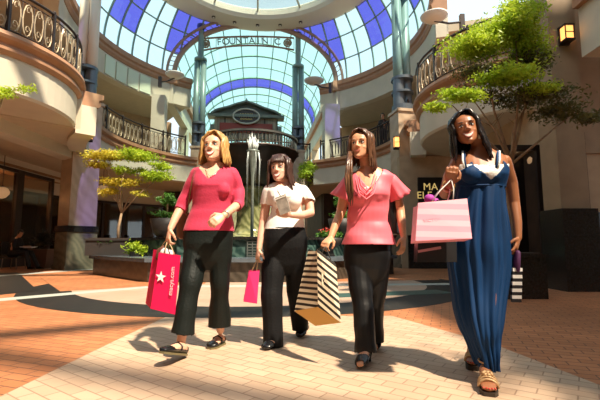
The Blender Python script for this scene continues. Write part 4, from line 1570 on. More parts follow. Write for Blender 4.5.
def ring_at(c, hw, hd_, yaw, tilt=V((0, 0, 0)), N=28, e=2.3):
    ca, sa = math.cos(yaw), math.sin(yaw)
    r = []
    for i in range(N):
        a = 2 * PI * i / N
        x = math.copysign(abs(math.cos(a)) ** (2 / e), math.cos(a)) * hw
        y = math.copysign(abs(math.sin(a)) ** (2 / e), math.sin(a)) * hd_
        r.append(V((c[0] + x * ca - y * sa, c[1] + x * sa + y * ca, c[2])) + tilt * x)
    return r


def torso_rings(rows, yaw, grow=0.0):
    """rows: (py, px, half width px, half depth m, Y)"""
    out = []
    for py, px, hw, hdp, Y in rows:
        c = P(px, py, Y)
        s = (P(px + hw, py, Y) - c).length
        out.append(ring_at(c, s + grow, hdp + grow, yaw))
    return out


def foot(b, heel, toe, up=None, k=1.0, grow=0.0, ankle=None, hh=0.0):
    heel, toe = V(heel), V(toe)
    d = (toe - heel).normalized(); L = (toe - heel).length
    up = V(up or (0, 0, 1)); up = (up - d * up.dot(d)).normalized()
    s = d.cross(up)
    rings = []
    for t, hw, h in ((-.02, .012, .03), (0, .024, .045), (.08, .030, .060), (.2, .033, .070), (.35, .034, .068), (.5, .038, .055), (.66, .043, .042), (.8, .044, .032), (.92, .036, .026), (1.0, .020, .018), (1.02, .01, .01)):
        c = heel + d * L * t + up * (h * k / 2 + 0.003)
        rings.append([c + s * ((hw * k + grow) * math.cos(a)) + up * ((h * k / 2 + grow) * math.sin(a)) for a in [2 * PI * i / 16 for i in range(16)]])
    b.rings(rings)
    return d, s, up, L


def cut(vs, planes):
    keep = np.ones(len(vs), bool)
    for p, n, rad in planes:
        d = vs - np.array(p)
        keep &= ~((d @ np.array(V(n).normalized()) > 0) & ((d ** 2).sum(1) < rad * rad))
    return keep


def wrinkle(vs, q, amp, fn):
    """push vertices outwards along their normals by fn(vs)*amp"""
    a = vs[q[:, 2]] - vs[q[:, 0]]
    c = vs[q[:, 3]] - vs[q[:, 1]]
    fnm = np.cross(a, c)
    nm = np.zeros_like(vs)
    for i in range(4):
        np.add.at(nm, q[:, i], fnm)
    nm /= np.maximum(np.linalg.norm(nm, axis=1), 1e-9)[:, None]
    return vs + nm * (fn(vs) * amp)[:, None]


def folds(fx=60, fz=20, seed=0, vert=False):
    r = np.random.default_rng(seed)
    K = []
    for i in range(7):
        if vert:
            k = np.array([r.normal() * fx, r.normal() * fx, r.normal() * fz * .3])
        else:
            k = np.array([r.normal() * fx * .4, r.normal() * fx * .4, r.normal() * fz])
        K.append((k, r.uniform(0, 6.28)))
    return lambda v: sum(np.sin(v @ k + p) for k, p in K) / 3.0


skin_w = mat('fair_skin', (0.74, 0.41, 0.28), 0.45, sss=0.08, var=0.06, vscale=9)
skin_w2 = mat('light_skin', (0.76, 0.44, 0.32), 0.45, sss=0.08, var=0.06, vscale=9)
skin_t = mat('tanned_skin', (0.66, 0.32, 0.18), 0.42, sss=0.08, var=0.06, vscale=9)
skin_d = mat('brown_skin', (0.33, 0.125, 0.055), 0.42, sss=0.05, var=0.08, vscale=9)

black_cloth = mat('black_cloth', (0.006, 0.006, 0.007), 0.7, spec=0.2, sheen=0.0, bump=0.3, bscale=60)
green_black = mat('charcoal_green_cloth', (0.006, 0.009, 0.008), 0.55, spec=0.25, sheen=0.0, bump=0.3, bscale=60)
patent = mat('black_patent', (0.008, 0.008, 0.009), 0.25, coat=0.1)
sole_m = mat('olive_sole', (0.16, 0.13, 0.06), 0.6)


def limb(b, pts, r, n=14):
    b.tube(pts, r, n, 'round')


def straps(parent, name, pts, r, m, flat=1.0):
    b = MB(); b.tube(pts, r, 6, True, flat); return b.build(name, m, parent, True)


def handle(parent, a, c, e, m, r=0.004, name='handle'):
    """bag handle loop: from a up to c and down to e"""
    a, c, e = V(a), V(c), V(e)
    pts = [a, a.lerp(c, .5) + (a - e) * .06, c.lerp(a, .12), c, c.lerp(e, .12), c.lerp(e, .5) + (e - a) * .06, e]
    b = MB(); b.tube(pts, r, 6); return b.build(name, m, parent, True)


# ------------------------------------------------------------------ 1: blonde woman, crimson sweater
def woman_one():
    Y = 3.05
    root = thing('person', 'blonde woman in a crimson sweater and black cropped trousers, walking leftmost', 'person', (P(205, 350, Y).x, Y, 0))
    yaw = 0.12
    hd = Head(P(210.5, 159.5, Y - 0.10), V((-0.15, -1, 0.10)), V((-0.04, 0.12, 1)), 1.06)
    T = [(243, 208, 22, .105, Y), (232, 209, 23.5, .115, Y), (222, 209.5, 21.5, .105, Y), (210, 211, 18.5, .09, Y), (198, 213, 18, .098, Y), (187, 214, 19, .112, Y - .01), (178, 214.5, 20, .10, Y), (171, 215, 19.5, .08, Y + .005), (167, 215, 14, .062, Y + .01), (163, 215, 8, .055, Y + .01)]
    nb, nt = P(215, 170, Y + .015), P(213, 152, Y - .005)
    La = [P(197, 174, Y), P(187, 195, Y + .03), P(182, 206, Y + .02), P(175, 219, Y - .04), P(170.5, 229, Y - .08)]
    Ra = [P(232, 174, Y), P(238, 190, Y + .02), P(238.5, 204, Y - .03), P(231, 210, Y - .16), P(224, 215.5, Y - .22)]
    hipL, hipR = P(197.5, 246, Y), P(220, 246, Y)
    kL, kR = P(190, 287, Y - .12), P(220, 286, Y + .02)
    aL, aR = P(181, 342, Y - .18), P(220.5, 330, Y + .18)
    b = MB()
    b.rings(torso_rings(T, yaw))
    limb(b, [nb, nt], [.052, .049])
    add_head(b, hd)
    for A in (La, Ra):
        limb(b, A, [.042, .040, .036, .030, .023])
    for h, k, a in ((hipL, kL, aL), (hipR, kR, aR)):
        limb(b, [h, h.lerp(k, .5), k, k.lerp(a, .35), k.lerp(a, .8), a], [.082, .07, .052, .051, .034, .032])
    hand(b, La[-1], P(167.5, 241, Y - .10) - La[-1], V((.75, 0.6, 0)), V((0, -1, -.1)), 0.85, .98, 0, .6)
    hand(b, Ra[-1], P(215, 221, Y - .27) - Ra[-1], V((-.2, 1, -.3)), V((-.1, -.3, 1)), 0.7, .98, 0, .5)
    hL, tL = P(184.5, 354, Y - .16), P(162, 352, Y - .42)
    hR, tR = P(223, 343.5, Y + .22), P(209.5, 346.2, Y + .05)
    hR.z = 0.012; tR.z = 0.012
    foot(b, hL, tL, (0.1, .2, 1)); foot(b, hR, tR)
    v, q = fuse(b, .0045, 3)
    from_np('body', v, q, skin_w, root)
    face(hd, root, (.62, .16, .12), (.10, .16, .2), (.30, .17, .08))
    hair(hd, root, hair_mat('blonde_hair', (.32, .16, .045), (.66, .40, .14)), -.005, -.01, None, vol=.016, part=.016, seed=3, flare=.027, thick=1.05, side_l=-.005, side_r=-.03, sweep=5)
    # sweater
    b = MB()
    rows = [(236, 209, 23.3, .12, Y)] + [r for r in T[1:-1]]
    b.rings(torso_rings(rows, yaw, .012))
    M = Matrix.Identity(3)
    for s, px in ((-1, 207), (1, 223)):
        b.ell(P(px, 189, Y - .075), .058, .050, .060, 16, 12)
    for A in (La, Ra):
        e = A[3]
        pts = [A[0], A[1], A[2], A[2].lerp(e, .35)] if A is La else [A[0], A[1], A[2], A[2].lerp(e, .42)]
        limb(b, pts, [.055, .051, .047, .043])
    v, q = fuse(b, .006, 4)
    nk = P(210.5, 179, Y)
    ctr = P(214, 165, Y)
    keep = cut(v, [(P(209, 231.5, Y), (0, 0, -1), .5), (La[2].lerp(La[3], .33), La[3] - La[2], .11), (Ra[2].lerp(Ra[3], .40), Ra[3] - Ra[2], .066)])
    dx = np.abs(v[:, 0] - P(212, 170, Y).x)
    zv = P(210, 178.5, Y - .1).z
    keep &= ~((v[:, 1] < Y + .02) & (v[:, 2] > zv + dx * 1.05) & (dx < .10))
    keep &= ~((((v[:, 0] - ctr.x) ** 2 + (v[:, 1] - Y - .01) ** 2) < .068 ** 2) & (v[:, 2] > P(214, 172, Y).z))
    v = wrinkle(v, q, .0035, folds(26, 34, 4))
    from_np('sweater', v, q, mat('crimson_knit', (.56, .028, .085), .75, sheen=.12, var=.08, vscale=3, bump=.2, bscale=90), root, keep, thick=.004)
    # trousers
    b = MB()
    b.rings(torso_rings([(270, 208, 9, .05, Y), (261, 208, 18, .095, Y), (250, 208, 22.5, .115, Y), (243, 208, 23.5, .125, Y), (232, 209, 23.5, .122, Y), (226, 209, 22, .11, Y)], yaw, .006))
    hemL, hemR = P(182, 333, Y - .17), P(219.5, 326, Y + .14)
    limb(b, [hipL + V((.005, 0, .02)), hipL.lerp(kL, .5), kL, kL.lerp(hemL, .6), hemL + V((0, 0, -.05))], [.098, .088, .074, .076, .084])
    limb(b, [hipR + V((-.005, 0, .02)), hipR.lerp(kR, .5), kR, kR.lerp(hemR, .6), hemR + V((0, 0, -.05))], [.094, .084, .072, .078, .088])
    v, q = fuse(b, .007, 3)
    keep = cut(v, [(hemL, (-.15, 0, -1), .14), (hemR, (0, 0, -1), .14), (P(209, 227, Y), (0, 0, 1), .3)])
    v = wrinkle(v, q, .005, folds(22, 16, 9))
    from_np('trousers', v, q, green_black, root, keep, thick=.004)
    # shoes
    for h, t, up in ((hL, tL, V((.1, .2, 1))), (hR, tR, V((0, 0, 1)))):
        b = MB(); d, s, u, L = foot(b, h, t, up, 1.0, .005)
        v, q = fuse(b, .005, 1)
        rel = v - np.array(h)
        ft_ = rel @ np.array(d) / L; fu = rel @ np.array(u); fs = np.abs(rel @ np.array(s))
        keep = ~((fu > .030) & (ft_ > .10) & (ft_ < .72)) & ~((fu > .052) & (ft_ < .2))
        sh = from_np('shoe', v, q, patent, root, keep, thick=.003)
        m_ = h + d * L * .42
        straps(sh, 'strap', [m_ + s * .042 + u * .02, m_ + s * .040 + u * .05, m_ + u * .070, m_ - s * .040 + u * .05, m_ - s * .042 + u * .02], .006, patent)
        b = MB()
        rr = [[h + d * L * t_ + s * (w_ * x) + u * z for x, z in ((-1, -.010), (1, -.010), (1, .004), (-1, .004))] for t_, w_ in ((-.03, .018), (.05, .034), (.3, .034), (.45, .038), (.7, .047), (.88, .042), (1.02, .018))]
        b.rings(rr); b.build('sole', sole_m, sh)
    # earrings, necklace, shoulder bag strap, bracelet, ring
    b = MB(); e = hd.w(.074, -.0, .068); b.tube([e + V((0, 0, 0)), e + V((0, 0, -.02))], .002, 4); b.lathe(e + V((0, 0, -.05)), [(.002, .03), (.012, .01), (.018, -.01), (.01, -.022), (.002, -.024)], 10)
    b.build('earring', mat('gold_metal', (.8, .5, .18), .3, metal=.8), root, True)
    straps(root, 'necklace', [P(205, 169, Y - .075), P(208, 174, Y - .112), P(211, 176.5, Y - .125), P(215, 174, Y - .112), P(220, 169, Y - .075)], .002, mat('silver_chain', (.7, .7, .7), .3, metal=.9))
    w0 = Ra[-1].lerp(Ra[-2], .25); dd = (Ra[-1] - Ra[-2]).normalized(); a1 = dd.cross(V((0, 0, 1))).normalized(); a2 = dd.cross(a1)
    straps(root, 'watch', [w0 + (a1 * math.cos(x) + a2 * math.sin(x)) * .027 for x in np.linspace(0, 2 * PI, 14)], .005, MATS['silver_chain'])
    sb = thing('handbag', 'brown leather shoulder bag behind the blonde woman with its strap at her left side', 'handbag', P(190, 222, Y + .16))
    q = P(188, 224, Y + .17)
    b = MB(); b.tube([P(199, 168, Y + .02), P(196, 170, Y - .06), P(192, 182, Y - .075), P(189, 200, Y - .02), P(186, 215, Y + .10)], .006, 5); b.build('strap', mat('brown_leather', (.20, .09, .04), .45), sb, True)
    b = MB(); b.rings([ring_at(q + V((0, 0, z)), w_, .035, .4, N=16, e=3) for z, w_ in ((-.12, .06), (-.10, .085), (0, .09), (.07, .08), (.09, .06))]); b.build('pouch', MATS['brown_leather'], sb, True)
    return root, hd, V(La[-1])




def paper_bag(name, label, fr, depth, m, m_side=None, hcol=None, hand_pt=None, group=None, stripes=None, text_fn=None, m_bottom=None, hr=.0035, depth_top=None):
    """fr: top-left, top-right, bottom-right, bottom-left of the front face; depth: vector to the back"""
    tl, tr, br, bl = [V(p) for p in fr]
    dp = V(depth)
    dt = V(depth_top) if depth_top is not None else dp
    c = (tl + tr) / 2 + dt / 2
    t = thing(name, label, 'shopping bag', c)

    def sheet(a, b1, c1, d, n):
        n = n * .0015
        b.add([a - n, b1 - n, c1 - n, d - n, a + n, b1 + n, c1 + n, d + n], [(0, 1, 2, 3), (7, 6, 5, 4), (0, 4, 5, 1), (1, 5, 6, 2), (2, 6, 7, 3), (3, 7, 4, 0)])
    n = (tr - tl).cross(bl - tl).normalized()
    b = MB(); sheet(tl, tr, br, bl, n); b.build('front_panel', m, t)
    b = MB(); sheet(tl + dt, tr + dt, br + dp, bl + dp, n); b.build('back_panel', m, t)
    for (a, e, s_) in ((tl, bl, (tr - tl).normalized()), (tr, br, (tl - tr).normalized())):
        b = MB()
        k1 = e.lerp(a, .32)
        k2 = (e + dp).lerp(a + dt, .32)
        kd = (k1 + k2) / 2
        mid_t = a + dt / 2 + s_ * dt.length * .22
        b.add([a, mid_t, kd, k1], [(0, 1, 2, 3)]); b.add([mid_t, a + dt, k2, kd], [(0, 1, 2, 3)])
        b.add([k1, kd, e], [(0, 1, 2)]); b.add([kd, k2, e + dp], [(0, 1, 2)]); b.add([kd, e + dp, e], [(0, 1, 2)])
        b.build('side_panel', m_side or m, t, fix=False)
    b = MB(); sheet(bl, br, br + dp, bl + dp, (tl - bl).normalized()); b.build('base', m_bottom or m, t)
    if hand_pt is not None:
        for off in (V((0, 0, 0)), dt):
            handle(t, tl.lerp(tr, .28) + off, V(hand_pt) + off * .15, tl.lerp(tr, .72) + off, hcol, hr)
    return t


def stripe_mat(name, c1, c2, scale, rot, rough=0.6, thresh=.5, axis='Z'):
    """flat printed stripes across a direction in object space"""
    m = bpy.data.materials.new(name); m.use_nodes = True
    nt = m.node_tree; b = nt.nodes['Principled BSDF']
    tc = nt.nodes.new('ShaderNodeTexCoord')
    dt = nt.nodes.new('ShaderNodeVectorMath'); dt.operation = 'DOT_PRODUCT'; dt.inputs[1].default_value = V(rot).normalized() * scale
    nt.links.new(tc.outputs['Object'], dt.inputs[0])
    fr_ = nt.nodes.new('ShaderNodeMath'); fr_.operation = 'FRACT'; nt.links.new(dt.outputs['Value'], fr_.inputs[0])
    gt = nt.nodes.new('ShaderNodeMath'); gt.operation = 'GREATER_THAN'; gt.inputs[1].default_value = thresh; nt.links.new(fr_.outputs[0], gt.inputs[0])
    mx = nt.nodes.new('ShaderNodeMix'); mx.data_type = 'RGBA'
    mx.inputs[6].default_value = (*c1, 1); mx.inputs[7].default_value = (*c2, 1)
    nt.links.new(gt.outputs[0], mx.inputs[0]); nt.links.new(mx.outputs[2], b.inputs['Base Color'])
    b.inputs['Roughness'].default_value = rough
    return m


# ------------------------------------------------------------------ 2: white shirt
def woman_two():
    Y = 3.3
    root = thing('person', 'dark haired woman with bangs in a white short sleeved shirt and wide black trousers', 'person', (P(285, 345, Y).x, Y, 0))
    yaw = 0.05
    hd = Head(P(277.5, 180.5, Y - .10), V((-.28, -1, .04)), V((-.05, .1, 1)), .98)
    T = [(250, 285, 20.5, .105, Y), (240, 285, 21.5, .115, Y), (228, 285, 18.5, .105, Y), (216, 286, 15.5, .09, Y), (206, 287, 15.5, .10, Y), (198, 287, 17, .118, Y - .01), (192, 286.5, 18, .10, Y), (187, 286.5, 17.5, .075, Y + .005), (183.5, 286, 12, .06, Y + .01), (180, 285, 7, .05, Y + .01)]
    nb, nt = P(285, 186, Y + .015), P(281, 171, Y)
    La = [P(270, 190.5, Y), P(266, 205, Y + .02), P(263.5, 221, Y + .02), P(261, 236, Y - .02), P(259, 249, Y - .05)]
    Ra = [P(302.5, 190.5, Y), P(309, 202, Y + .01), P(310.5, 213, Y - .03), P(301, 215.5, Y - .17), P(291, 215, Y - .24)]
    hipL, hipR = P(274.5, 250, Y), P(296, 250, Y)
    kL, kR = P(272, 294, Y - .08), P(296, 290, Y + .06)
    aL, aR = P(272, 340, Y - .12), P(302, 324, Y + .26)
    b = MB(); b.rings(torso_rings(T, yaw)); limb(b, [nb, nt], [.050, .047]); add_head(b, hd)
    for A in (La, Ra): limb(b, A, [.043, .040, .036, .030, .023])
    for h, k, a in ((hipL, kL, aL), (hipR, kR, aR)):
        limb(b, [h, h.lerp(k, .5), k, k.lerp(a, .35), k.lerp(a, .8), a], [.08, .068, .05, .05, .034, .032])
    hand(b, La[-1], P(257.5, 258, Y - .06) - La[-1], V((.8, .5, 0)), V((0, -1, 0)), .8, .92, 0, .6)
    hand(b, Ra[-1], P(284, 213.5, Y - .27) - Ra[-1], V((-.25, .9, .3)), V((0, -.2, 1)), .62, .92, 0, .3)
    hL, tL = P(276, 348, Y - .08), P(264.5, 350, Y - .24)
    hR, tR = P(306, 331, Y + .32), P(300, 336, Y + .14)
    for p in (hL, tL, hR, tR): p.z = .012
    hR.z = .07
    foot(b, hL, tL); foot(b, hR, tR, (0, .3, 1))
    v, q = fuse(b, .0045, 3)
    from_np('body', v, q, skin_w2, root)
    face(hd, root, (.58, .15, .13), (.10, .05, .03), (.06, .03, .02))
    hair(hd, root, hair_mat('dark_brown_hair', (.028, .012, .009), (.085, .035, .025)), -.09, -.07, (13, .062, .150, .0, .012), vol=.020, part=0, seed=5, flare=.030, thick=1.2, side_l=-.045, side_r=-.09, wave=.007)
    b = MB(); b.rings(torso_rings([(231, 285, 19.8, .12, Y)] + T[2:-1], yaw, .011))
    for px in (280, 294): b.ell(P(px, 201, Y - .09), .060, .052, .060, 16, 12)
    for A in (La, Ra): limb(b, [A[0], A[1], A[1].lerp(A[2], .4)], [.056, .053, .050])
    v, q = fuse(b, .006, 4)
    keep = cut(v, [(P(285, 229.5, Y), (0, 0, -1), .5), (La[1].lerp(La[2], .02), La[2] - La[1], .11), (Ra[1].lerp(Ra[2], .05), Ra[2] - Ra[1], .11)])
    ct = P(285.5, 180, Y)
    keep &= ~((((v[:, 0] - ct.x) / 1.15) ** 2 + (v[:, 1] - Y + .01) ** 2 < .075 ** 2) & (v[:, 2] > P(285, 188.5, Y - .05).z))
    v = wrinkle(v, q, .004, folds(24, 34, 12))
    from_np('shirt', v, q, mat('white_cotton', (.90, .87, .82), .8, sheen=.1, bump=.15, bscale=60), root, keep, thick=.004)
    b = MB(); b.rings(torso_rings([(274, 285, 9, .05, Y), (264, 285, 17, .09, Y), (255, 285, 20.5, .11, Y), (248, 285, 21.5, .12, Y), (238, 285, 21, .12, Y), (226, 285, 18.8, .108, Y)], yaw, .007))
    hemL, hemR = P(273.5, 346, Y - .10), P(301, 330, Y + .24)
    limb(b, [hipL + V((.005, 0, .02)), hipL.lerp(kL, .5), kL, kL.lerp(hemL, .6), hemL + V((0, 0, -.05))], [.094, .090, .084, .080, .082])
    limb(b, [hipR + V((-.005, 0, .02)), hipR.lerp(kR, .5), kR, kR.lerp(hemR, .6), hemR + V((0, 0, -.05))], [.092, .088, .080, .072, .070])
    v, q = fuse(b, .007, 3)
    keep = cut(v, [(hemL + V((0, 0, -.0)), (0, 0, -1), .14), (hemR, (0, 0, -1), .14), (P(285, 227, Y), (0, 0, 1), .3)])
    v = wrinkle(v, q, .005, folds(22, 14, 19))
    from_np('trousers', v, q, black_cloth, root, keep, thick=.004)
    for h, t, up in ((hL, tL, V((0, 0, 1))), (hR, tR, V((0, .3, 1)))):
        b = MB(); d, s, u, L = foot(b, h, t, up, 1.0, .005); v, q = fuse(b, .005, 1)
        rel = v - np.array(h); keep = ~((rel @ np.array(u) > .035) & (rel @ np.array(d) / L < .6) & (rel @ np.array(d) / L > .1))
        sh = from_np('shoe', v, q, patent, root, keep, thick=.003)
        b = MB(); b.box(h + d * L * .05 - u * .006, .05, .05, .025, V((d.x, d.y, 0)).normalized()); b.build('heel', patent, sh)
    straps(root, 'necklace', [P(277, 184, Y - .06), P(278, 191, Y - .115), P(282, 198, Y - .15), P(287, 191, Y - .12), P(292, 184, Y - .06)], .0025, mat('dark_beads', (.25, .3, .3), .3, metal=.6))
    # wallet held to the waist
    c = P(283, 204.5, Y - .31)
    t = thing('wallet', 'silvery grey wallet held at the waist by the woman in the white shirt', 'wallet', c)
    ax = V((.92, -.1, .35)).normalized(); up = V((-.30, -.2, 1)).normalized(); nz_ = ax.cross(up).normalized()
    b = MB(); vs = [c + ax * x * .042 + up * y * .068 + nz_ * z * .016 for z in (-1, 1) for y in (-1, 1) for x in (-1, 1)]
    b.add(vs, [(0, 2, 3, 1), (4, 5, 7, 6), (0, 1, 5, 4), (2, 6, 7, 3), (0, 4, 6, 2), (1, 3, 7, 5)])
    b.build('cover', mat('silver_leather', (.48, .44, .40), .35, metal=.3, var=.35, vscale=30), t)
    b = MB(); b.beam(c + up * .052 - ax * .043 + nz_ * .0, c + up * .052 + ax * .043, .038, .008); b.build('flap_edge', mat('pale_trim', (.7, .66, .6), .4), t)


# ------------------------------------------------------------------ 3: coral top
def woman_three():
    Y = 2.9
    root = thing('person', 'long haired woman in a coral flutter sleeved top and slim black trousers', 'person', (P(368, 355, Y).x, Y, 0))
    yaw = -0.10
    hd = Head(P(358, 157.8, Y - .09), V((-.50, -1, .04)), V((.02, .08, 1)), 1.0)
    T = [(264, 367, 21.5, .11, Y), (252, 367, 22.5, .118, Y), (240, 367.5, 21, .11, Y), (222, 367.5, 18, .092, Y), (208, 368, 18.5, .10, Y), (196, 368, 20, .118, Y - .01), (186, 369, 20.5, .105, Y), (177, 370, 20.5, .08, Y + .005), (171.5, 370, 15, .062, Y + .01), (167, 369, 8, .05, Y + .01)]
    nb, nt = P(368, 174, Y + .02), P(364.5, 153, Y)
    La = [P(351, 180, Y), P(344, 197, Y + .02), P(341, 212, Y + .01), P(335, 226, Y - .05), P(331, 237, Y - .09)]
    Ra = [P(389, 179, Y), P(397, 195, Y + .03), P(400, 211, Y + .03), P(402, 225, Y - .02), P(403.5, 237, Y - .05)]
    hipL, hipR = P(357, 262, Y), P(379, 262, Y)
    kL, kR = P(363, 306, Y - .10), P(375, 304, Y + .04)
    aL, aR = P(365.5, 352, Y - .17), P(375, 336, Y + .24)
    b = MB(); b.rings(torso_rings(T, yaw)); limb(b, [nb, nt], [.050, .046]); add_head(b, hd)
    for A in (La, Ra): limb(b, A, [.042, .039, .035, .029, .022])
    for h, k, a in ((hipL, kL, aL), (hipR, kR, aR)):
        limb(b, [h, h.lerp(k, .5), k, k.lerp(a, .35), k.lerp(a, .8), a], [.08, .066, .048, .048, .033, .031])
    hand(b, La[-1], P(325, 244, Y - .14) - La[-1], V((.3, .5, -.8)), V((.5, -1, .4)), .85, .95, 0, .5)
    hand(b, Ra[-1], P(403, 249, Y - .08) - Ra[-1], V((-.8, .6, 0)), V((-.3, -1, 0)), .42, .95, .02, .3)
    hL, tL = P(370, 352, Y - .12), P(360.5, 368, Y - .29)
    hR, tR = P(378, 336, Y + .30), P(375, 350, Y + .13)
    hL.z = .075; tL.z = .014; hR.z = .085; tR.z = .014
    foot(b, hL, tL, (0, .4, 1)); foot(b, hR, tR, (0, .4, 1))
    v, q = fuse(b, .0045, 3)
    from_np('body', v, q, skin_t, root)
    face(hd, root, (.55, .17, .13), (.08, .04, .02), (.07, .03, .015), smile=.75, teeth=False)
    hm = hair_mat('chestnut_hair', (.035, .014, .008), (.20, .09, .045), .28)
    hair(hd, root, hm, -.02, -.05, None, vol=.012, part=0.0, seed=8, flare=.016, thick=1.0, side_l=-.20, side_r=-.08, fshift=.0, wave=.006, sweep=5)
    b = MB()
    rs = random.Random(4)
    for i in range(12):
        o = V((rs.uniform(-.02, .02), rs.uniform(-.02, .02), 0))
        b.tube([P(350, 152, Y - .06) + o * .6, P(349, 165, Y - .10) + o, P(348, 178, Y - .125) + o * 1.4, P(349, 190, Y - .135) + o * 1.4, P(350.5, 199 + rs.uniform(0, 8), Y - .13) + o], [.008, .010, .010, .008, .002], 6)
    b.build('hair', hm, root, True)
    # coral top
    b = MB(); b.rings(torso_rings([(246, 369, 25, .135, Y), (236, 368.5, 22.5, .125, Y)] + T[3:-1], yaw, .013))
    for px in (361, 377): b.ell(P(px, 197, Y - .085), .058, .050, .058, 16, 12)
    v, q = fuse(b, .006, 4)
    keep = cut(v, [(P(369, 244.5, Y), (0, 0, -1), .5)])
    ct = P(367, 170, Y); zv = P(366, 191, Y - .1).z
    dx = np.abs(v[:, 0] - ct.x)
    keep &= ~((v[:, 1] < Y + .01) & (v[:, 2] > zv + dx * 1.55) & (dx < .10))
    keep &= ~(((v[:, 0] - ct.x) ** 2 + (v[:, 1] - Y - .01) ** 2 < .075 ** 2) & (v[:, 2] > P(367, 177, Y).z))
    v = wrinkle(v, q, .006, folds(24, 26, 22))
    coral = mat('coral_satin', (.88, .15, .20), .5, sheen=.1, var=.05, vscale=4)
    top = from_np('top', v, q, coral, root, keep, thick=.004)
    # draped cowl and flutter sleeves
    for k in range(3):
        z0 = 189 + 4.2 * k
        b = MB(); b.tube([P(359.5 - 2 * k, 174 + 2 * k, Y - .085 - .01 * k), P(361 - k, z0 - 4, Y - .125 - .008 * k), P(366.5, z0 + 2, Y - .145 - .008 * k), P(372 + k, z0 - 4, Y - .125 - .008 * k), P(375 + 2 * k, 174 + 2 * k, Y - .085 - .01 * k)], [.003, .005, .0065, .005, .003], 8, True)
        b.build('drape_fold', coral, top, True)
    for A, s in ((La, -1), (Ra, 1)):
        b = MB(); N = 36; rings = []
        ax = (A[1] - A[0]).normalized(); e1 = ax.cross(V((0, 1, 0))).normalized(); e2 = ax.cross(e1)
        for t, r in ((-.25, .035), (0, .056), (.3, .062), (.6, .069), (.9, .078), (1.08, .085)):
            c = A[0].lerp(A[1], t) + V((s * .012 * t, 0, 0))
            rings.append([c + (e1 * math.cos(a) + e2 * math.sin(a)) * (r * (1 + .10 * max(0, t) * math.sin(7 * a + s))) for a in [2 * PI * i / N for i in range(N)]])
        b.rings(rings, cap=False)
        o = b.build('flutter_sleeve', coral, root, True); md = o.modifiers.new('t', 'SOLIDIFY'); md.thickness = .003
    b = MB(); b.ell(P(365.5, 189.5, Y - .105), .034, .02, .026, 12, 8); b.build('camisole', mat('cream_lace', (.78, .70, .58), .7), root, True)
    # trousers
    b = MB(); b.rings(torso_rings([(288, 367, 9, .05, Y), (278, 367, 17, .09, Y), (268, 367, 21.5, .112, Y), (258, 367, 23, .122, Y), (246, 367, 22.5, .12, Y), (236, 367, 20, .11, Y)], yaw, .006))
    hemL, hemR = P(366, 353, Y - .16), P(375.5, 341, Y + .20)
    limb(b, [hipL + V((.005, 0, .02)), hipL.lerp(kL, .5), kL, kL.lerp(hemL, .6), hemL + V((0, 0, -.05))], [.094, .086, .074, .070, .074])
    limb(b, [hipR + V((-.005, 0, .02)), hipR.lerp(kR, .5), kR, kR.lerp(hemR, .6), hemR + V((0, 0, -.05))], [.092, .082, .068, .062, .062])
    v, q = fuse(b, .007, 3)
    keep = cut(v, [(hemL, (0, -.2, -1), .14), (hemR, (0, 0, -1), .14), (P(367, 238, Y), (0, 0, 1), .3)])
    v = wrinkle(v, q, .004, folds(24, 16, 29))
    from_np('trousers', v, q, mat('black_satin', (.006, .006, .007), .45, spec=.35), root, keep, thick=.004)
    for h, t in ((hL, tL), (hR, tR)):
        up = V((0, .4, 1))
        b = MB(); d, s, u, L = foot(b, h, t, up, 1.0, .005); v, q = fuse(b, .005, 1)
        rel = v - np.array(h); fd = rel @ np.array(d) / L; fu = rel @ np.array(u); fs = np.abs(rel @ np.array(s))
        keep = ~((fu > .034) & (fd < .62) & (fd > .12)) & ~((fd > .90) & (fs < .024) & (fu > .010)) & ~((fu > .055) & (fd < .2))
        sh = from_np('shoe', v, q, patent, root, keep, thick=.003)
        b = MB(); b.tube([h + d * .012 + u * .0, V((h.x, h.y + .01, .035)), V((h.x, h.y + .012, .001))], [.022, .010, .008], 8); b.build('stiletto_heel', patent, sh, True)
    b = MB(); e = hd.w(.074, -.0, .066); b.lathe(e + V((0, 0, -.02)), [(.001, .012), (.007, 0), (.001, -.012)], 8); b.build('earring', MATS['gold_metal'], root, True)
    w0 = P(402.5, 247, Y - .10)
    straps(root, 'ring', [w0 + V((.010 * math.cos(x), .010 * math.sin(x), 0)) for x in np.linspace(0, 6.28, 10)], .002, MATS['gold_metal'])
    # black shoulder bag
    q = P(393, 212, Y + .07)
    t = thing('handbag', 'black shoulder bag tucked under the arm of the woman in the coral top', 'handbag', q)
    lea = mat('black_leather', (.012, .010, .010), .3)
    b = MB(); b.rings([ring_at(q + V((0, 0, z)), w_, .045, .9, N=18, e=3) for z, w_ in ((-.17, .05), (-.15, .08), (-.02, .088), (.10, .070), (.14, .045))]); b.build('pouch', lea, t, True)
    b = MB(); b.tube([P(383, 172, Y + .06), P(382.5, 170.5, Y - .02), P(384.5, 180, Y - .085), P(387, 192, Y - .05), P(389.5, 200, Y + .06)], .006, 6); b.build('strap', mat('chain_strap', (.25, .06, .05), .4), t, True)


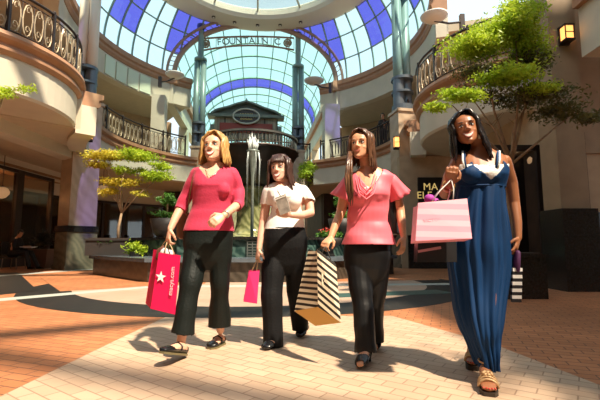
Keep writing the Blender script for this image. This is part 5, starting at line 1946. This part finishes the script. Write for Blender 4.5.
# ------------------------------------------------------------------ 4: blue dress
def woman_four():
    Y = 2.5
    root = thing('person', 'black haired woman in a long navy blue dress and gold sandals, rightmost', 'person', (P(483, 375, Y).x, Y, 0))
    yaw = -0.08
    hd = Head(P(470.5, 142.3, Y - .10), V((-.32, -1, .08)), V((-.14, .1, 1)), 1.0)
    T = [(252, 480, 26, .11, Y), (236, 480, 25.5, .115, Y), (215, 480, 22.5, .10, Y), (198, 480.5, 20, .088, Y), (186, 481, 21.5, .098, Y), (176, 481, 23.5, .118, Y - .01), (168, 481, 24.5, .11, Y), (161, 481, 25, .085, Y + .005), (155.5, 481, 21, .068, Y + .01), (151, 481, 12, .058, Y + .01), (147, 480, 8, .05, Y + .01)]
    nb, nt = P(480, 156, Y + .02), P(477, 136, Y)
    La = [P(458, 161, Y), P(449.5, 177, Y + .01), P(445, 194, Y - .01), P(447, 188, Y - .14), P(449.5, 184.5, Y - .22)]
    Ra = [P(504.5, 161, Y), P(511, 182, Y + .03), P(514, 203, Y + .03), P(517, 222, Y - .01), P(518, 238, Y - .04)]
    hipL, hipR = P(468, 258, Y), P(492, 258, Y)
    kL, kR = P(474, 308, Y + .02), P(488, 306, Y - .12)
    aL, aR = P(474, 352, Y + .24), P(487, 373, Y - .14)
    b = MB(); b.rings(torso_rings(T, yaw)); limb(b, [nb, nt], [.048, .045]); add_head(b, hd)
    limb(b, La, [.041, .040, .036, .030, .024])
    limb(b, Ra, [.041, .039, .035, .029, .022])
    for h, k, a in ((hipL, kL, aL), (hipR, kR, aR)):
        limb(b, [h, h.lerp(k, .5), k, k.lerp(a, .35), k.lerp(a, .8), a], [.08, .066, .048, .048, .033, .031])
    hand(b, La[-1], P(452, 170, Y - .28) - La[-1], V((.35, 1, 0)), V((.8, -.4, .3)), 1.0, .95, 0, .75)
    hand(b, Ra[-1], P(515, 252, Y - .07) - Ra[-1], V((-.8, .5, 0)), V((-.3, -1, 0)), .55, .95, .01, .5)
    hL, tL = P(474, 355, Y + .30), P(473, 366, Y + .10)
    hR, tR = P(486, 380, Y - .12), P(489.5, 392, Y - .33)
    hL.z = .075; tL.z = .030; hR.z = .050; tR.z = .022
    foot(b, hL, tL, (0, .2, 1)); foot(b, hR, tR, (0, .2, 1))
    for i, x in enumerate((-.028, -.014, 0, .013, .028)):
        for h, t in ((hL, tL), (hR, tR)):
            d = (t - h).normalized(); s = d.cross(V((0, 0, 1))).normalized()
            b.ell(t + d * (.002 - abs(x) * .3) + s * x + V((0, 0, .016)), .0085, .014, .009, 8, 6)
    v, q = fuse(b, .0045, 3)
    from_np('body', v, q, skin_d, root)
    face(hd, root, (.42, .10, .08), (.03, .015, .01), (.015, .008, .006), smile=1.15)
    hair(hd, root, hair_mat('black_hair', (.006, .005, .006), (.022, .018, .020), .25), -.06, -.10, None, vol=.013, part=.02, seed=11, flare=.020, thick=1.1, side_l=-.09, side_r=-.10, wave=.004, sweep=6)
    navy = mat('navy_jersey', (.004, .032, .105), .65, spec=.2, var=.12, vscale=5)
    # dress: bodice
    b = MB(); b.rings(torso_rings([(192, 481, 21, .095, Y)] + T[4:8] + [(157, 481, 24, .078, Y)], yaw, .010))
    for px in (471, 491): b.ell(P(px, 174, Y - .09), .062, .052, .058, 16, 12)
    v, q = fuse(b, .0055, 3)
    cx = P(481, 170, Y).x; zv = P(481, 179.5, Y - .12).z
    dx = np.abs(v[:, 0] - cx)
    keep = cut(v, [(P(481, 189, Y), (0, 0, -1), .5)])
    keep &= ~((v[:, 1] < Y) & (v[:, 2] > zv + dx * .95) & (dx < .088))
    keep &= ~(v[:, 2] > P(481, 168, Y - .1).z + np.maximum(0, .05 - np.abs(dx - .095)) * (v[:, 1] < Y))
    v = wrinkle(v, q, .003, folds(30, 30, 41))
    bod = from_np('dress', v, q, navy, root, keep, thick=.004)
    # skirt: rings with vertical folds from the empire seam down to the gathered hem
    rows = [(186.5, 480.5, 22.5, .108, Y), (192, 480.5, 22.8, .110, Y), (206, 479.5, 24.5, .118, Y), (224, 479, 27.5, .128, Y), (244, 478.5, 30, .138, Y), (266, 480, 28.5, .14, Y), (290, 479.5, 24.5, .15, Y - .01), (312, 479, 20.5, .165, Y - .03), (328, 480, 16.5, .165, Y - .05), (340, 481.5, 13, .155, Y - .06), (353, 484, 10, .14, Y - .08), (366, 486.5, 8.5, .12, Y - .10)]
    def resample(rows, n):
        out = []
        for i in range(n + 1):
            t = (len(rows) - 1) * i / n; k = min(int(t), len(rows) - 2); f = t - k
            p0, p1, p2, p3 = [np.array(rows[max(0, min(len(rows) - 1, k + o))]) for o in (-1, 0, 1, 2)]
            out.append(.5 * ((2 * p1) + (-p0 + p2) * f + (2 * p0 - 5 * p1 + 4 * p2 - p3) * f * f + (-p0 + 3 * p1 - 3 * p2 + p3) * f ** 3))
        return out
    rs = resample(rows, 90)
    N = 200; rings = []
    for i, (py, px, hw, hdp, Yc) in enumerate(rs):
        c = P(px, py, Yc); w_ = (P(px + hw, py, Yc) - c).length
        t = i / 90
        r = []
        for k in range(N):
            a = 2 * PI * k / N
            amp = .005 + .022 * min(1, t * 2.2) * (1 - .6 * t)
            g = math.sin(9 * a + 2.0 * t + 1) * .5 + math.sin(15 * a - 3 * t) * .35 + math.sin(23 * a + 5 * t) * .25 + .5 * math.sin(4 * a + 4 * t)
            # diagonal pull folds near the knees
            g += .5 * math.sin(34 * t + 3 * a) * max(0, (t - .6)) * 1.6
            x = math.cos(a) * (w_ + amp * g * .7); y = math.sin(a) * (hdp + amp * g)
            ca, sa = math.cos(yaw), math.sin(yaw)
            r.append(V((c.x + x * ca - y * sa, c.y + x * sa + y * ca, c.z)))
        rings.append(r)
    b = MB(); b.rings(rings, cap=False)
    sk = b.build('skirt', navy, root, True, fix=False); md = sk.modifiers.new('t', 'SOLIDIFY'); md.thickness = .003; md.offset = -1
    b = MB(); b.tube([P(480.5, 187.5, Y)] * 1 + [P(480.5, 187.5, Y)], .001, 3)
    straps(root, 'seam_band', [V((P(480.5, 187.5, Y).x + .146 * math.cos(a), Y + .112 * math.sin(a), P(480.5, 187.5, Y).z)) for a in np.linspace(0, 2 * PI, 40)], .006, navy)
    # white camisole top, straps
    b = MB(); b.rings(torso_rings(T[4:8], yaw, .007))
    for px in (471, 491): b.ell(P(px, 174, Y - .09), .059, .049, .055, 16, 12)
    v, q = fuse(b, .005, 3)
    z1 = P(481, 166, Y - .1).z
    dx = np.abs(v[:, 0] - cx)
    keep = (v[:, 2] < z1 + dx * .15) & (v[:, 1] < Y)
    from_np('camisole', v, q, mat('white_lace', (.82, .80, .76), .7, bump=.5, bscale=150), root, keep, thick=.003)
    for s, px0, px1 in ((-1, 466, 464.5), (1, 496, 497.5)):
        pts = [P(px0, 168, Y - .128), P(px1, 160, Y - .108), P(px1, 154, Y - .07), P(px1, 151.2, Y - .01), P(px1 - s * 1, 154, Y + .075)]
        straps(root, 'dress_strap', pts, .007, navy)
        pts = [p + V((s * .012, -.002, 0)) for p in pts]
        straps(root, 'white_strap', pts, .006, MATS['white_lace'])
    # sandals
    gold = mat('gold_sandal', (.55, .34, .17), .4, metal=.3, bump=.4, bscale=80)
    for h, t, nm in ((hL, tL, 0), (hR, tR, 1)):
        d = (t - h).normalized(); L = (t - h).length; s = d.cross(V((0, 0, 1))).normalized()
        b = MB(); rr = []
        for t_, w_ in ((-.05, .022), (.05, .034), (.3, .034), (.5, .038), (.75, .047), (.92, .044), (1.06, .026)):
            c = h + d * L * t_; zt = c.z + .002; z0 = .001
            rr.append([V((c.x, c.y, z)) + s * (w_ * x) for x, z in ((-1, z0), (1, z0), (1, zt), (-1, zt))])
        b.rings(rr); so = b.build('sandal', mat('dark_wedge', (.03, .02, .015), .5), root)
        for t_, hh, w_ in ((.62, .052, .046), (.72, .046, .048), (.80, .040, .048)):
            m_ = h + d * L * t_
            straps(so, 'strap', [m_ + s * w_ * math.cos(a) + V((0, 0, .004 + hh * math.sin(a))) for a in np.linspace(0, PI, 12)], .007, gold)
        m_ = h + d * L * .60 + V((0, 0, .056))
        b = MB()
        for k in range(7):
            a = k * 2 * PI / 7; b.ell(m_ + s * .020 * math.cos(a) + d * .020 * math.sin(a), .013, .013, .010, 8, 6)
        b.ell(m_, .012, .012, .014, 8, 6); b.build('rosette', gold, so, True)
        straps(so, 'ankle_strap', [h + d * .035 + s * .036 * math.cos(a) + d * .044 * math.sin(a) + V((0, 0, .085)) for a in np.linspace(0, 2 * PI, 16)], .005, gold)
        b = MB()
        for x in (-.028, -.014, 0, .013, .028): b.ell(t + d * (.012 - abs(x) * .3) + s * x + V((0, 0, .022)), .006, .006, .004, 8, 6)
        b.build('toenails', mat('red_polish', (.5, .04, .03), .2), root, True)
    # earring, bracelets
    b = MB(); e = hd.w(.073, .0, .055); b.lathe(e, [(.001, .022), (.008, .012), (.013, -.006), (.008, -.020), (.001, -.022)], 10); b.build('earring', mat('pearl', (.85, .78, .62), .25), root, True)
    w0 = La[-1].lerp(La[-2], .35)
    dd = (La[-1] - La[-2]).normalized(); a1 = dd.cross(V((0, 0, 1))).normalized(); a2 = dd.cross(a1)
    for k in range(3):
        o = dd * (-.012 * k)
        straps(root, 'bracelet', [w0 + o + (a1 * math.cos(x) + a2 * math.sin(x)) * .034 for x in np.linspace(0, 2 * PI, 16)], .003, MATS['silver_chain'] if k == 1 else MATS['gold_metal'])


woman_one(); woman_two(); woman_three(); woman_four()

# ------------------------------------------------------------------ shopping bags
red = mat('red_paper', (.74, .006, .085), .45)
red_d = mat('red_paper_side', (.64, .006, .07), .5)
wht = mat('white_print', (.85, .82, .8), .5)
Yb = 2.92
t = paper_bag('shopping_bag', 'tall red paper bag with white star and vertical lettering held by the blonde woman',
              [P(159, 252.5, Yb), P(180.5, 255.5, Yb - .03), P(175, 314.5, Yb - .06), P(150.5, 308.5, Yb - .02)], P(150.5, 249, Yb + .12) - P(155.5, 252, Yb), red, red_d,
              mat('cord_tan', (.55, .38, .22), .7), P(167.5, 240, 2.95))
fa_ = (P(180.5, 255.5, Yb - .03) - P(175, 314.5, Yb - .06)).normalized()
fr_ = (P(180.5, 255.5, Yb - .03) - P(159, 252.5, Yb)).normalized()
text('lettering', 'macys.com', .045, P(171.5, 281, Yb - .048), fa_, -fr_, mat('rose_white', (.85, .62, .66), .5), t, .001)
c = P(160.8, 277, Yb - .028)
b = MB(); pts = []
for k in range(10):
    a = PI / 2 + k * PI / 5; r = .042 if k % 2 == 0 else .017
    pts.append(c + fr_ * r * math.cos(a) + fa_ * r * math.sin(a) + V((0, -.003, 0)))
b.add(pts + [p + V((0, .002, 0)) for p in pts] + [c + V((0, -.003, 0))], [(i, (i + 1) % 10, 20) for i in range(10)] + [(i, (i + 1) % 10, (i + 1) % 10 + 10, i + 10) for i in range(10)])
b.build('star', wht, t)
b = MB(); q = P(166, 253, 2.97); b.ell(q, .045, .03, .04, 12, 8); b.ell(q + V((.03, 0, -.01)), .03, .03, .035, 10, 8)
o = b.build('tissue_paper', mat('tissue', (.75, .72, .68), .8), None, True); tag(o, 'crumpled white tissue poking out of the tall red shopping bag', 'tissue')
b = MB(); q = P(161.5, 251, 2.99); b.tube([q + V((-.02, 0, -.05)), q + V((-.01, 0, 0)), q + V((.02, 0, .02)), q + V((.05, 0, .0))], [.022, .028, .026, .018], 8, 'round')
o = b.build('scarf', mat('brown_scarf', (.12, .04, .025), .8), None, True); tag(o, 'dark brown scarf bundled at the top of the tall red shopping bag', 'scarf')

Yb = 3.2
paper_bag('shopping_bag', 'small hot pink paper bag hanging between the blonde woman and the woman in white',
          [P(249, 271.5, Yb), P(259.5, 270.5, Yb - .02), P(257, 303.5, Yb - .05), P(243.5, 301.5, Yb)], V((-.012, .085, .005)), mat('hot_pink_paper', (.86, .04, .20), .5), mat('hot_pink_side', (.72, .03, .10), .5), MATS['cord_tan'], P(258.5, 257.5, 3.23))

Yb = 2.72
tl, tr = P(317, 249, Yb), P(336, 264, Yb - .03)
br, bl = P(341, 322.5, Yb - .12), P(318, 307, Yb - .04)
_rx = (tr - tl).normalized(); _n = _rx.cross(bl - tl).normalized(); _u = _n.cross(_rx)
st = stripe_mat('striped_paper', (.02, .015, .012), (.80, .68, .50), 29, _u, .5, .47)
_sd = P(301, 279, Yb + .12) - P(318, 280, Yb); _sd.normalize(); _n2 = _sd.cross(bl - tl).normalized(); _u2 = _n2.cross(_sd)
st2 = stripe_mat('striped_paper_side', (.02, .015, .012), (.80, .68, .50), 27, _u2, .5, .47)
t = paper_bag('shopping_bag', 'black and cream striped paper shopping bag held by the woman in the coral top',
              [tl, tr, br, bl], P(294.5, 311, Yb + .14) - bl, st, st2, mat('cord_black', (.03, .025, .02), .6), P(325.5, 246.5, Yb + .02), m_bottom=mat('kraft_yellow', (.62, .36, .10), .7), depth_top=P(308.5, 249, Yb + .10) - tl)
lc = (tl + tr) * .26 + (bl + br) * .24
rx = (tr - tl).normalized(); ux = (tl - bl).normalized()
b = MB(); nn = rx.cross(ux).normalized()
if nn.y > 0: nn = -nn
pp = [lc + rx * x * .050 + ux * y * .040 + nn * (.003) for x, y in ((-1, -1), (1, -1), (1, 1), (-1, 1))]
b.add(pp + [p - nn * .001 for p in pp], [(0, 1, 2, 3), (7, 6, 5, 4)]); b.build('label_patch', mat('cream_patch', (.80, .68, .50), .6), t, fix=False)
b = MB(); 
for k in range(6): b.box(lc + rx * (k - 2.5) * .014 + nn * .0045, .008, .0012, .014, V((rx.x, rx.y, 0)).normalized())
b.build('printed_mark', MATS['cord_black'], t)

Yb = 2.22
pk = stripe_mat('pink_striped_paper', (.93, .33, .43), (.95, .46, .55), 16, (.03, 0, 1.0), .5, .5)
f4 = [P(418, 203, Yb), P(467, 198.5, Yb - .01), P(472, 238.5, Yb - .05), P(415.5, 241, Yb - .03)]
t = paper_bag('shopping_bag', 'pale pink striped shopping bag with white cord handles, held up by the woman in blue',
              f4, V((.01, .13, -.012)), pk, mat('pink_side', (.93, .36, .46), .5), wht, P(451.5, 179, Yb + .02), m_bottom=mat('pink_base', (.90, .32, .40), .5), hr=.003)
rx = (f4[1] - f4[0]).normalized(); ux = (f4[0] - f4[3]).normalized()
lc = (f4[0] * .52 + f4[3] * .48) * .46 + (f4[1] * .52 + f4[2] * .48) * .54
nn = rx.cross(ux).normalized()
if nn.y > 0: nn = -nn
text('lettering', "VICTORIA'S SECRET", .026, lc + nn * .0022, rx, ux, mat('rose_print', (.80, .30, .40), .5), t, .0004, space=1.05)
b = MB(); q = P(429.5, 199, Yb + .07); b.ell(q, .032, .03, .028, 10, 8); b.ell(q + V((.03, .01, -.012)), .03, .03, .02, 10, 8)
o = b.build('tissue_paper', mat('purple_tissue', (.35, .03, .30), .7), None, True); tag(o, 'purple tissue paper peeking out of the pale pink striped bag', 'tissue')
Yb = 2.42
blk = mat('black_paper', (.010, .009, .010), .4)
t = paper_bag('shopping_bag', 'black shopping bag with a pale stripe hanging behind the pale pink striped bag',
              [P(419, 212, Yb), P(455, 209, Yb), P(457, 262, Yb - .03), P(417, 262, Yb - .02)], V((.0, .07, 0)), blk, blk)
b = MB(); b.beam(P(418, 251.5, Yb - .022), P(441, 247.5, Yb - .022), .002, .016); b.build('pale_stripe', mat('rose_stripe', (.5, .22, .25), .5), t)

# striped bundle in the hand of the woman in blue
Yb = 2.42
t = thing('striped_pouch', 'narrow black and white banded pouch dangling from the hand of the woman in blue', 'pouch', P(517, 260, Yb))
bk = mat('band_black', (.012, .010, .014), .5)
b = MB(); b.tube([P(517.5, 254, Yb), P(516.5, 262, Yb), P(517, 269, Yb)], [.024, .030, .024], 8, 'round', .6); b.build('purple_knot', mat('purple_cloth', (.07, .012, .07), .7), t, True)
for k in range(10):
    y0 = 268 + k * 3.4
    b = MB(); a, e = P(517 - .1 * k, y0, Yb), P(517 - .1 * (k + 1), y0 + 3.4, Yb)
    b.box((a + e) / 2, .054, .022, (a - e).length * 1.02, V((1, -.1, 0)).normalized()); b.build('band', wht if k % 2 == 0 else bk, t)

# ------------------------------------------------------------------ seated reader, far left
def simple_person(label, pel, che, neck, chin, F, arms, legs, cloth, skinm, hairm, pants=None, scale=1.0):
    root = thing('person', label, 'person', (pel.x, pel.y, 0))
    hd = Head(chin, F, (0, .1, 1), .98)
    b = MB()
    limb(b, [neck, neck.lerp(hd.w(0, 0, .06), .8)], [.052, .05]); add_head(b, hd)
    limb(b, [pel, che, neck - V((0, 0, .03))], [.13, .14, .09])
    for A in arms:
        limb(b, A, [.045, .04, .03]); d = (A[-1] - A[-2]).normalized(); hand(b, A[-1], d, V((0, 0, -1)) if abs(d.z) < .8 else V((0, 1, 0)), V((0, -1, 0)), .5, .95)
    for L_ in legs:
        limb(b, L_[:3], [.085, .06, .04]); foot(b, L_[3], L_[4])
    v, q = fuse(b, .008, 2)
    from_np('body', v, q, skinm, root)
    b = MB()
    b.rings([ring_at(pel.lerp(che, t) + V((0, 0, 0)), w_, d_, .2) for t, w_, d_ in ((-.15, .16, .14), (.3, .17, .13), (1, .19, .13))] + [ring_at(neck - V((0, 0, .02)), .15, .09, .2), ring_at(neck + V((0, 0, .03)), .06, .06, .2)])
    for A in arms: limb(b, [A[0], A[1], A[1].lerp(A[2], .85)], [.065, .055, .045])
    v, q = fuse(b, .01, 3); v = wrinkle(v, q, .008, folds(20, 20, 2)); from_np('jacket', v, q, cloth, root)
    if legs:
        b = MB(); limb(b, [pel + V((-.05, 0, 0)), pel + V((.06, 0, 0))], [.15, .15])
        for L_ in legs: limb(b, [L_[0], L_[1], L_[2]], [.10, .078, .062])
        v, q = fuse(b, .01, 2); from_np('trousers', v, q, pants or cloth, root)
        for L_ in legs:
            b = MB(); foot(b, L_[3], L_[4], None, 1.05, .006); v, q = fuse(b, .008, 1); from_np('shoe', v, q, patent, root)
    face(hd, root, (.40, .14, .10), (.04, .02, .015), (.02, .012, .01), .3, False)
    hair(hd, root, hairm, .09, .06, (9, .06, .178, 0, .02), vol=.012, seed=4)
    return root


Y = 13.0
dk = mat('dark_jacket', (.020, .014, .012), .8)
pel, che, neck = P(13, 255, Y), P(14, 245, Y), P(16, 240, Y)
pel.z = .52
simple_person('dark clothed person reading on a chair by the shop windows at far left', pel, pel + V((.03, 0, .30)), pel + V((.10, 0, .47)), pel + V((.22, -.05, .50)), (1, -.5, -.5),
              [[pel + V((.10, -.15, .40)), pel + V((.16, -.2, .14)), pel + V((.40, -.12, .20))], [pel + V((.10, .15, .40)), pel + V((.18, .2, .14)), pel + V((.42, .08, .20))]],
              [[pel + V((.02, -.1, 0)), pel + V((.50, -.12, .02)), pel + V((.62, -.12, -.42)), V((pel.x + .58, Y - .12, .01)), V((pel.x + .84, Y - .14, .01))],
               [pel + V((.02, .1, 0)), pel + V((.50, .12, .02)), pel + V((.74, .12, -.42)), V((pel.x + .70, Y + .12, .01)), V((pel.x + .96, Y + .10, .01))]], dk, skin_t, MATS.get('bh') or hair_mat('dark_hair', (.012, .008, .006), (.03, .02, .015)))
q = pel + V((.50, -.02, .16))
t = thing('magazine', 'open white magazine in the hands of the seated reader', 'magazine', q)
pg = mat('paper_white', (.82, .80, .76), .7)
for s in (-1, 1):
    b = MB(); b.beam(q + V((-.02, s * .01, 0)), q + V((.02, s * .22, .04)), .30, .008); b.build('page', pg, t)
t = thing('cafe_chair', 'thin framed dark chair under the seated reader', 'chair', (pel.x, Y, 0))
b = MB(); b.box((pel.x + .05, Y, .375), .46, .44, .03); b.build('seat', iron, t)
b = MB(); b.box((pel.x - .24, Y, .68), .03, .42, .40); b.build('backrest', iron, t)
for sx in (-.17, .25):
    for sy in (-.2, .2):
        b = MB(); b.tube([(pel.x + sx, Y + sy, .37), (pel.x + sx * 1.15, Y + sy * 1.05, .008)], .015, 6); b.build('leg', mat('chair_leg', (.25, .18, .12), .4, metal=.5), t)
# plant pot beside the pier
q = P(43, 262, 13.7)
t = thing('potted_plant', 'dark leafy plant in a square brown pot between the reader and the marble pier', 'plant', (q.x, q.y, 0))
b = MB(); b.rings([[V((q.x + x * w_, q.y + y * w_, z)) for x, y in ((-1, -1), (1, -1), (1, 1), (-1, 1))] for w_, z in ((.22, 0), (.30, .58), (.33, .58), (.33, .64), (.26, .64))]); b.build('pot', mat('brown_pot', (.14, .06, .03), .5), t)
foliage('foliage', [(V((q.x, q.y, 1.0)), .42, .4, .34, 900)], leaf_mat('plum_leaf', (.03, .02, .015), (.07, .06, .03), .2), t, .06)

# person leaning on the upper railing
Y = 16.2
n_ = P(384, 108, Y)
n_ = HP(RG + .40, 70, 6.25)
n_.z = 6.28
pl = V((n_.x, n_.y, 5.75))
simple_person('small dark figure leaning on the upper gallery railing left of the grey green column', pl, pl + V((0, 0, .3)), n_, n_ + V((-.05, -.12, .05)), (-.5, -1, -.2),
              [[n_ + V((-.16, 0, -.08)), n_ + V((-.22, -.2, -.26)), n_ + V((-.08, -.36, -.27))], [n_ + V((.16, 0, -.08)), n_ + V((.2, -.2, -.26)), n_ + V((.06, -.36, -.27))]],
              [[pl + V((-.09, 0, 0)), pl + V((-.09, 0, -.4)), V((pl.x - .09, pl.y, 5.03)), V((pl.x - .09, pl.y + .05, 4.96)), V((pl.x - .12, pl.y - .2, 4.96))],
               [pl + V((.09, 0, 0)), pl + V((.09, 0, -.4)), V((pl.x + .09, pl.y, 5.03)), V((pl.x + .09, pl.y + .05, 4.96)), V((pl.x + .1, pl.y - .2, 4.96))]], dk, skin_t, MATS.get('bh') or hair_mat('dark_hair', (.012, .008, .006), (.03, .02, .015)))
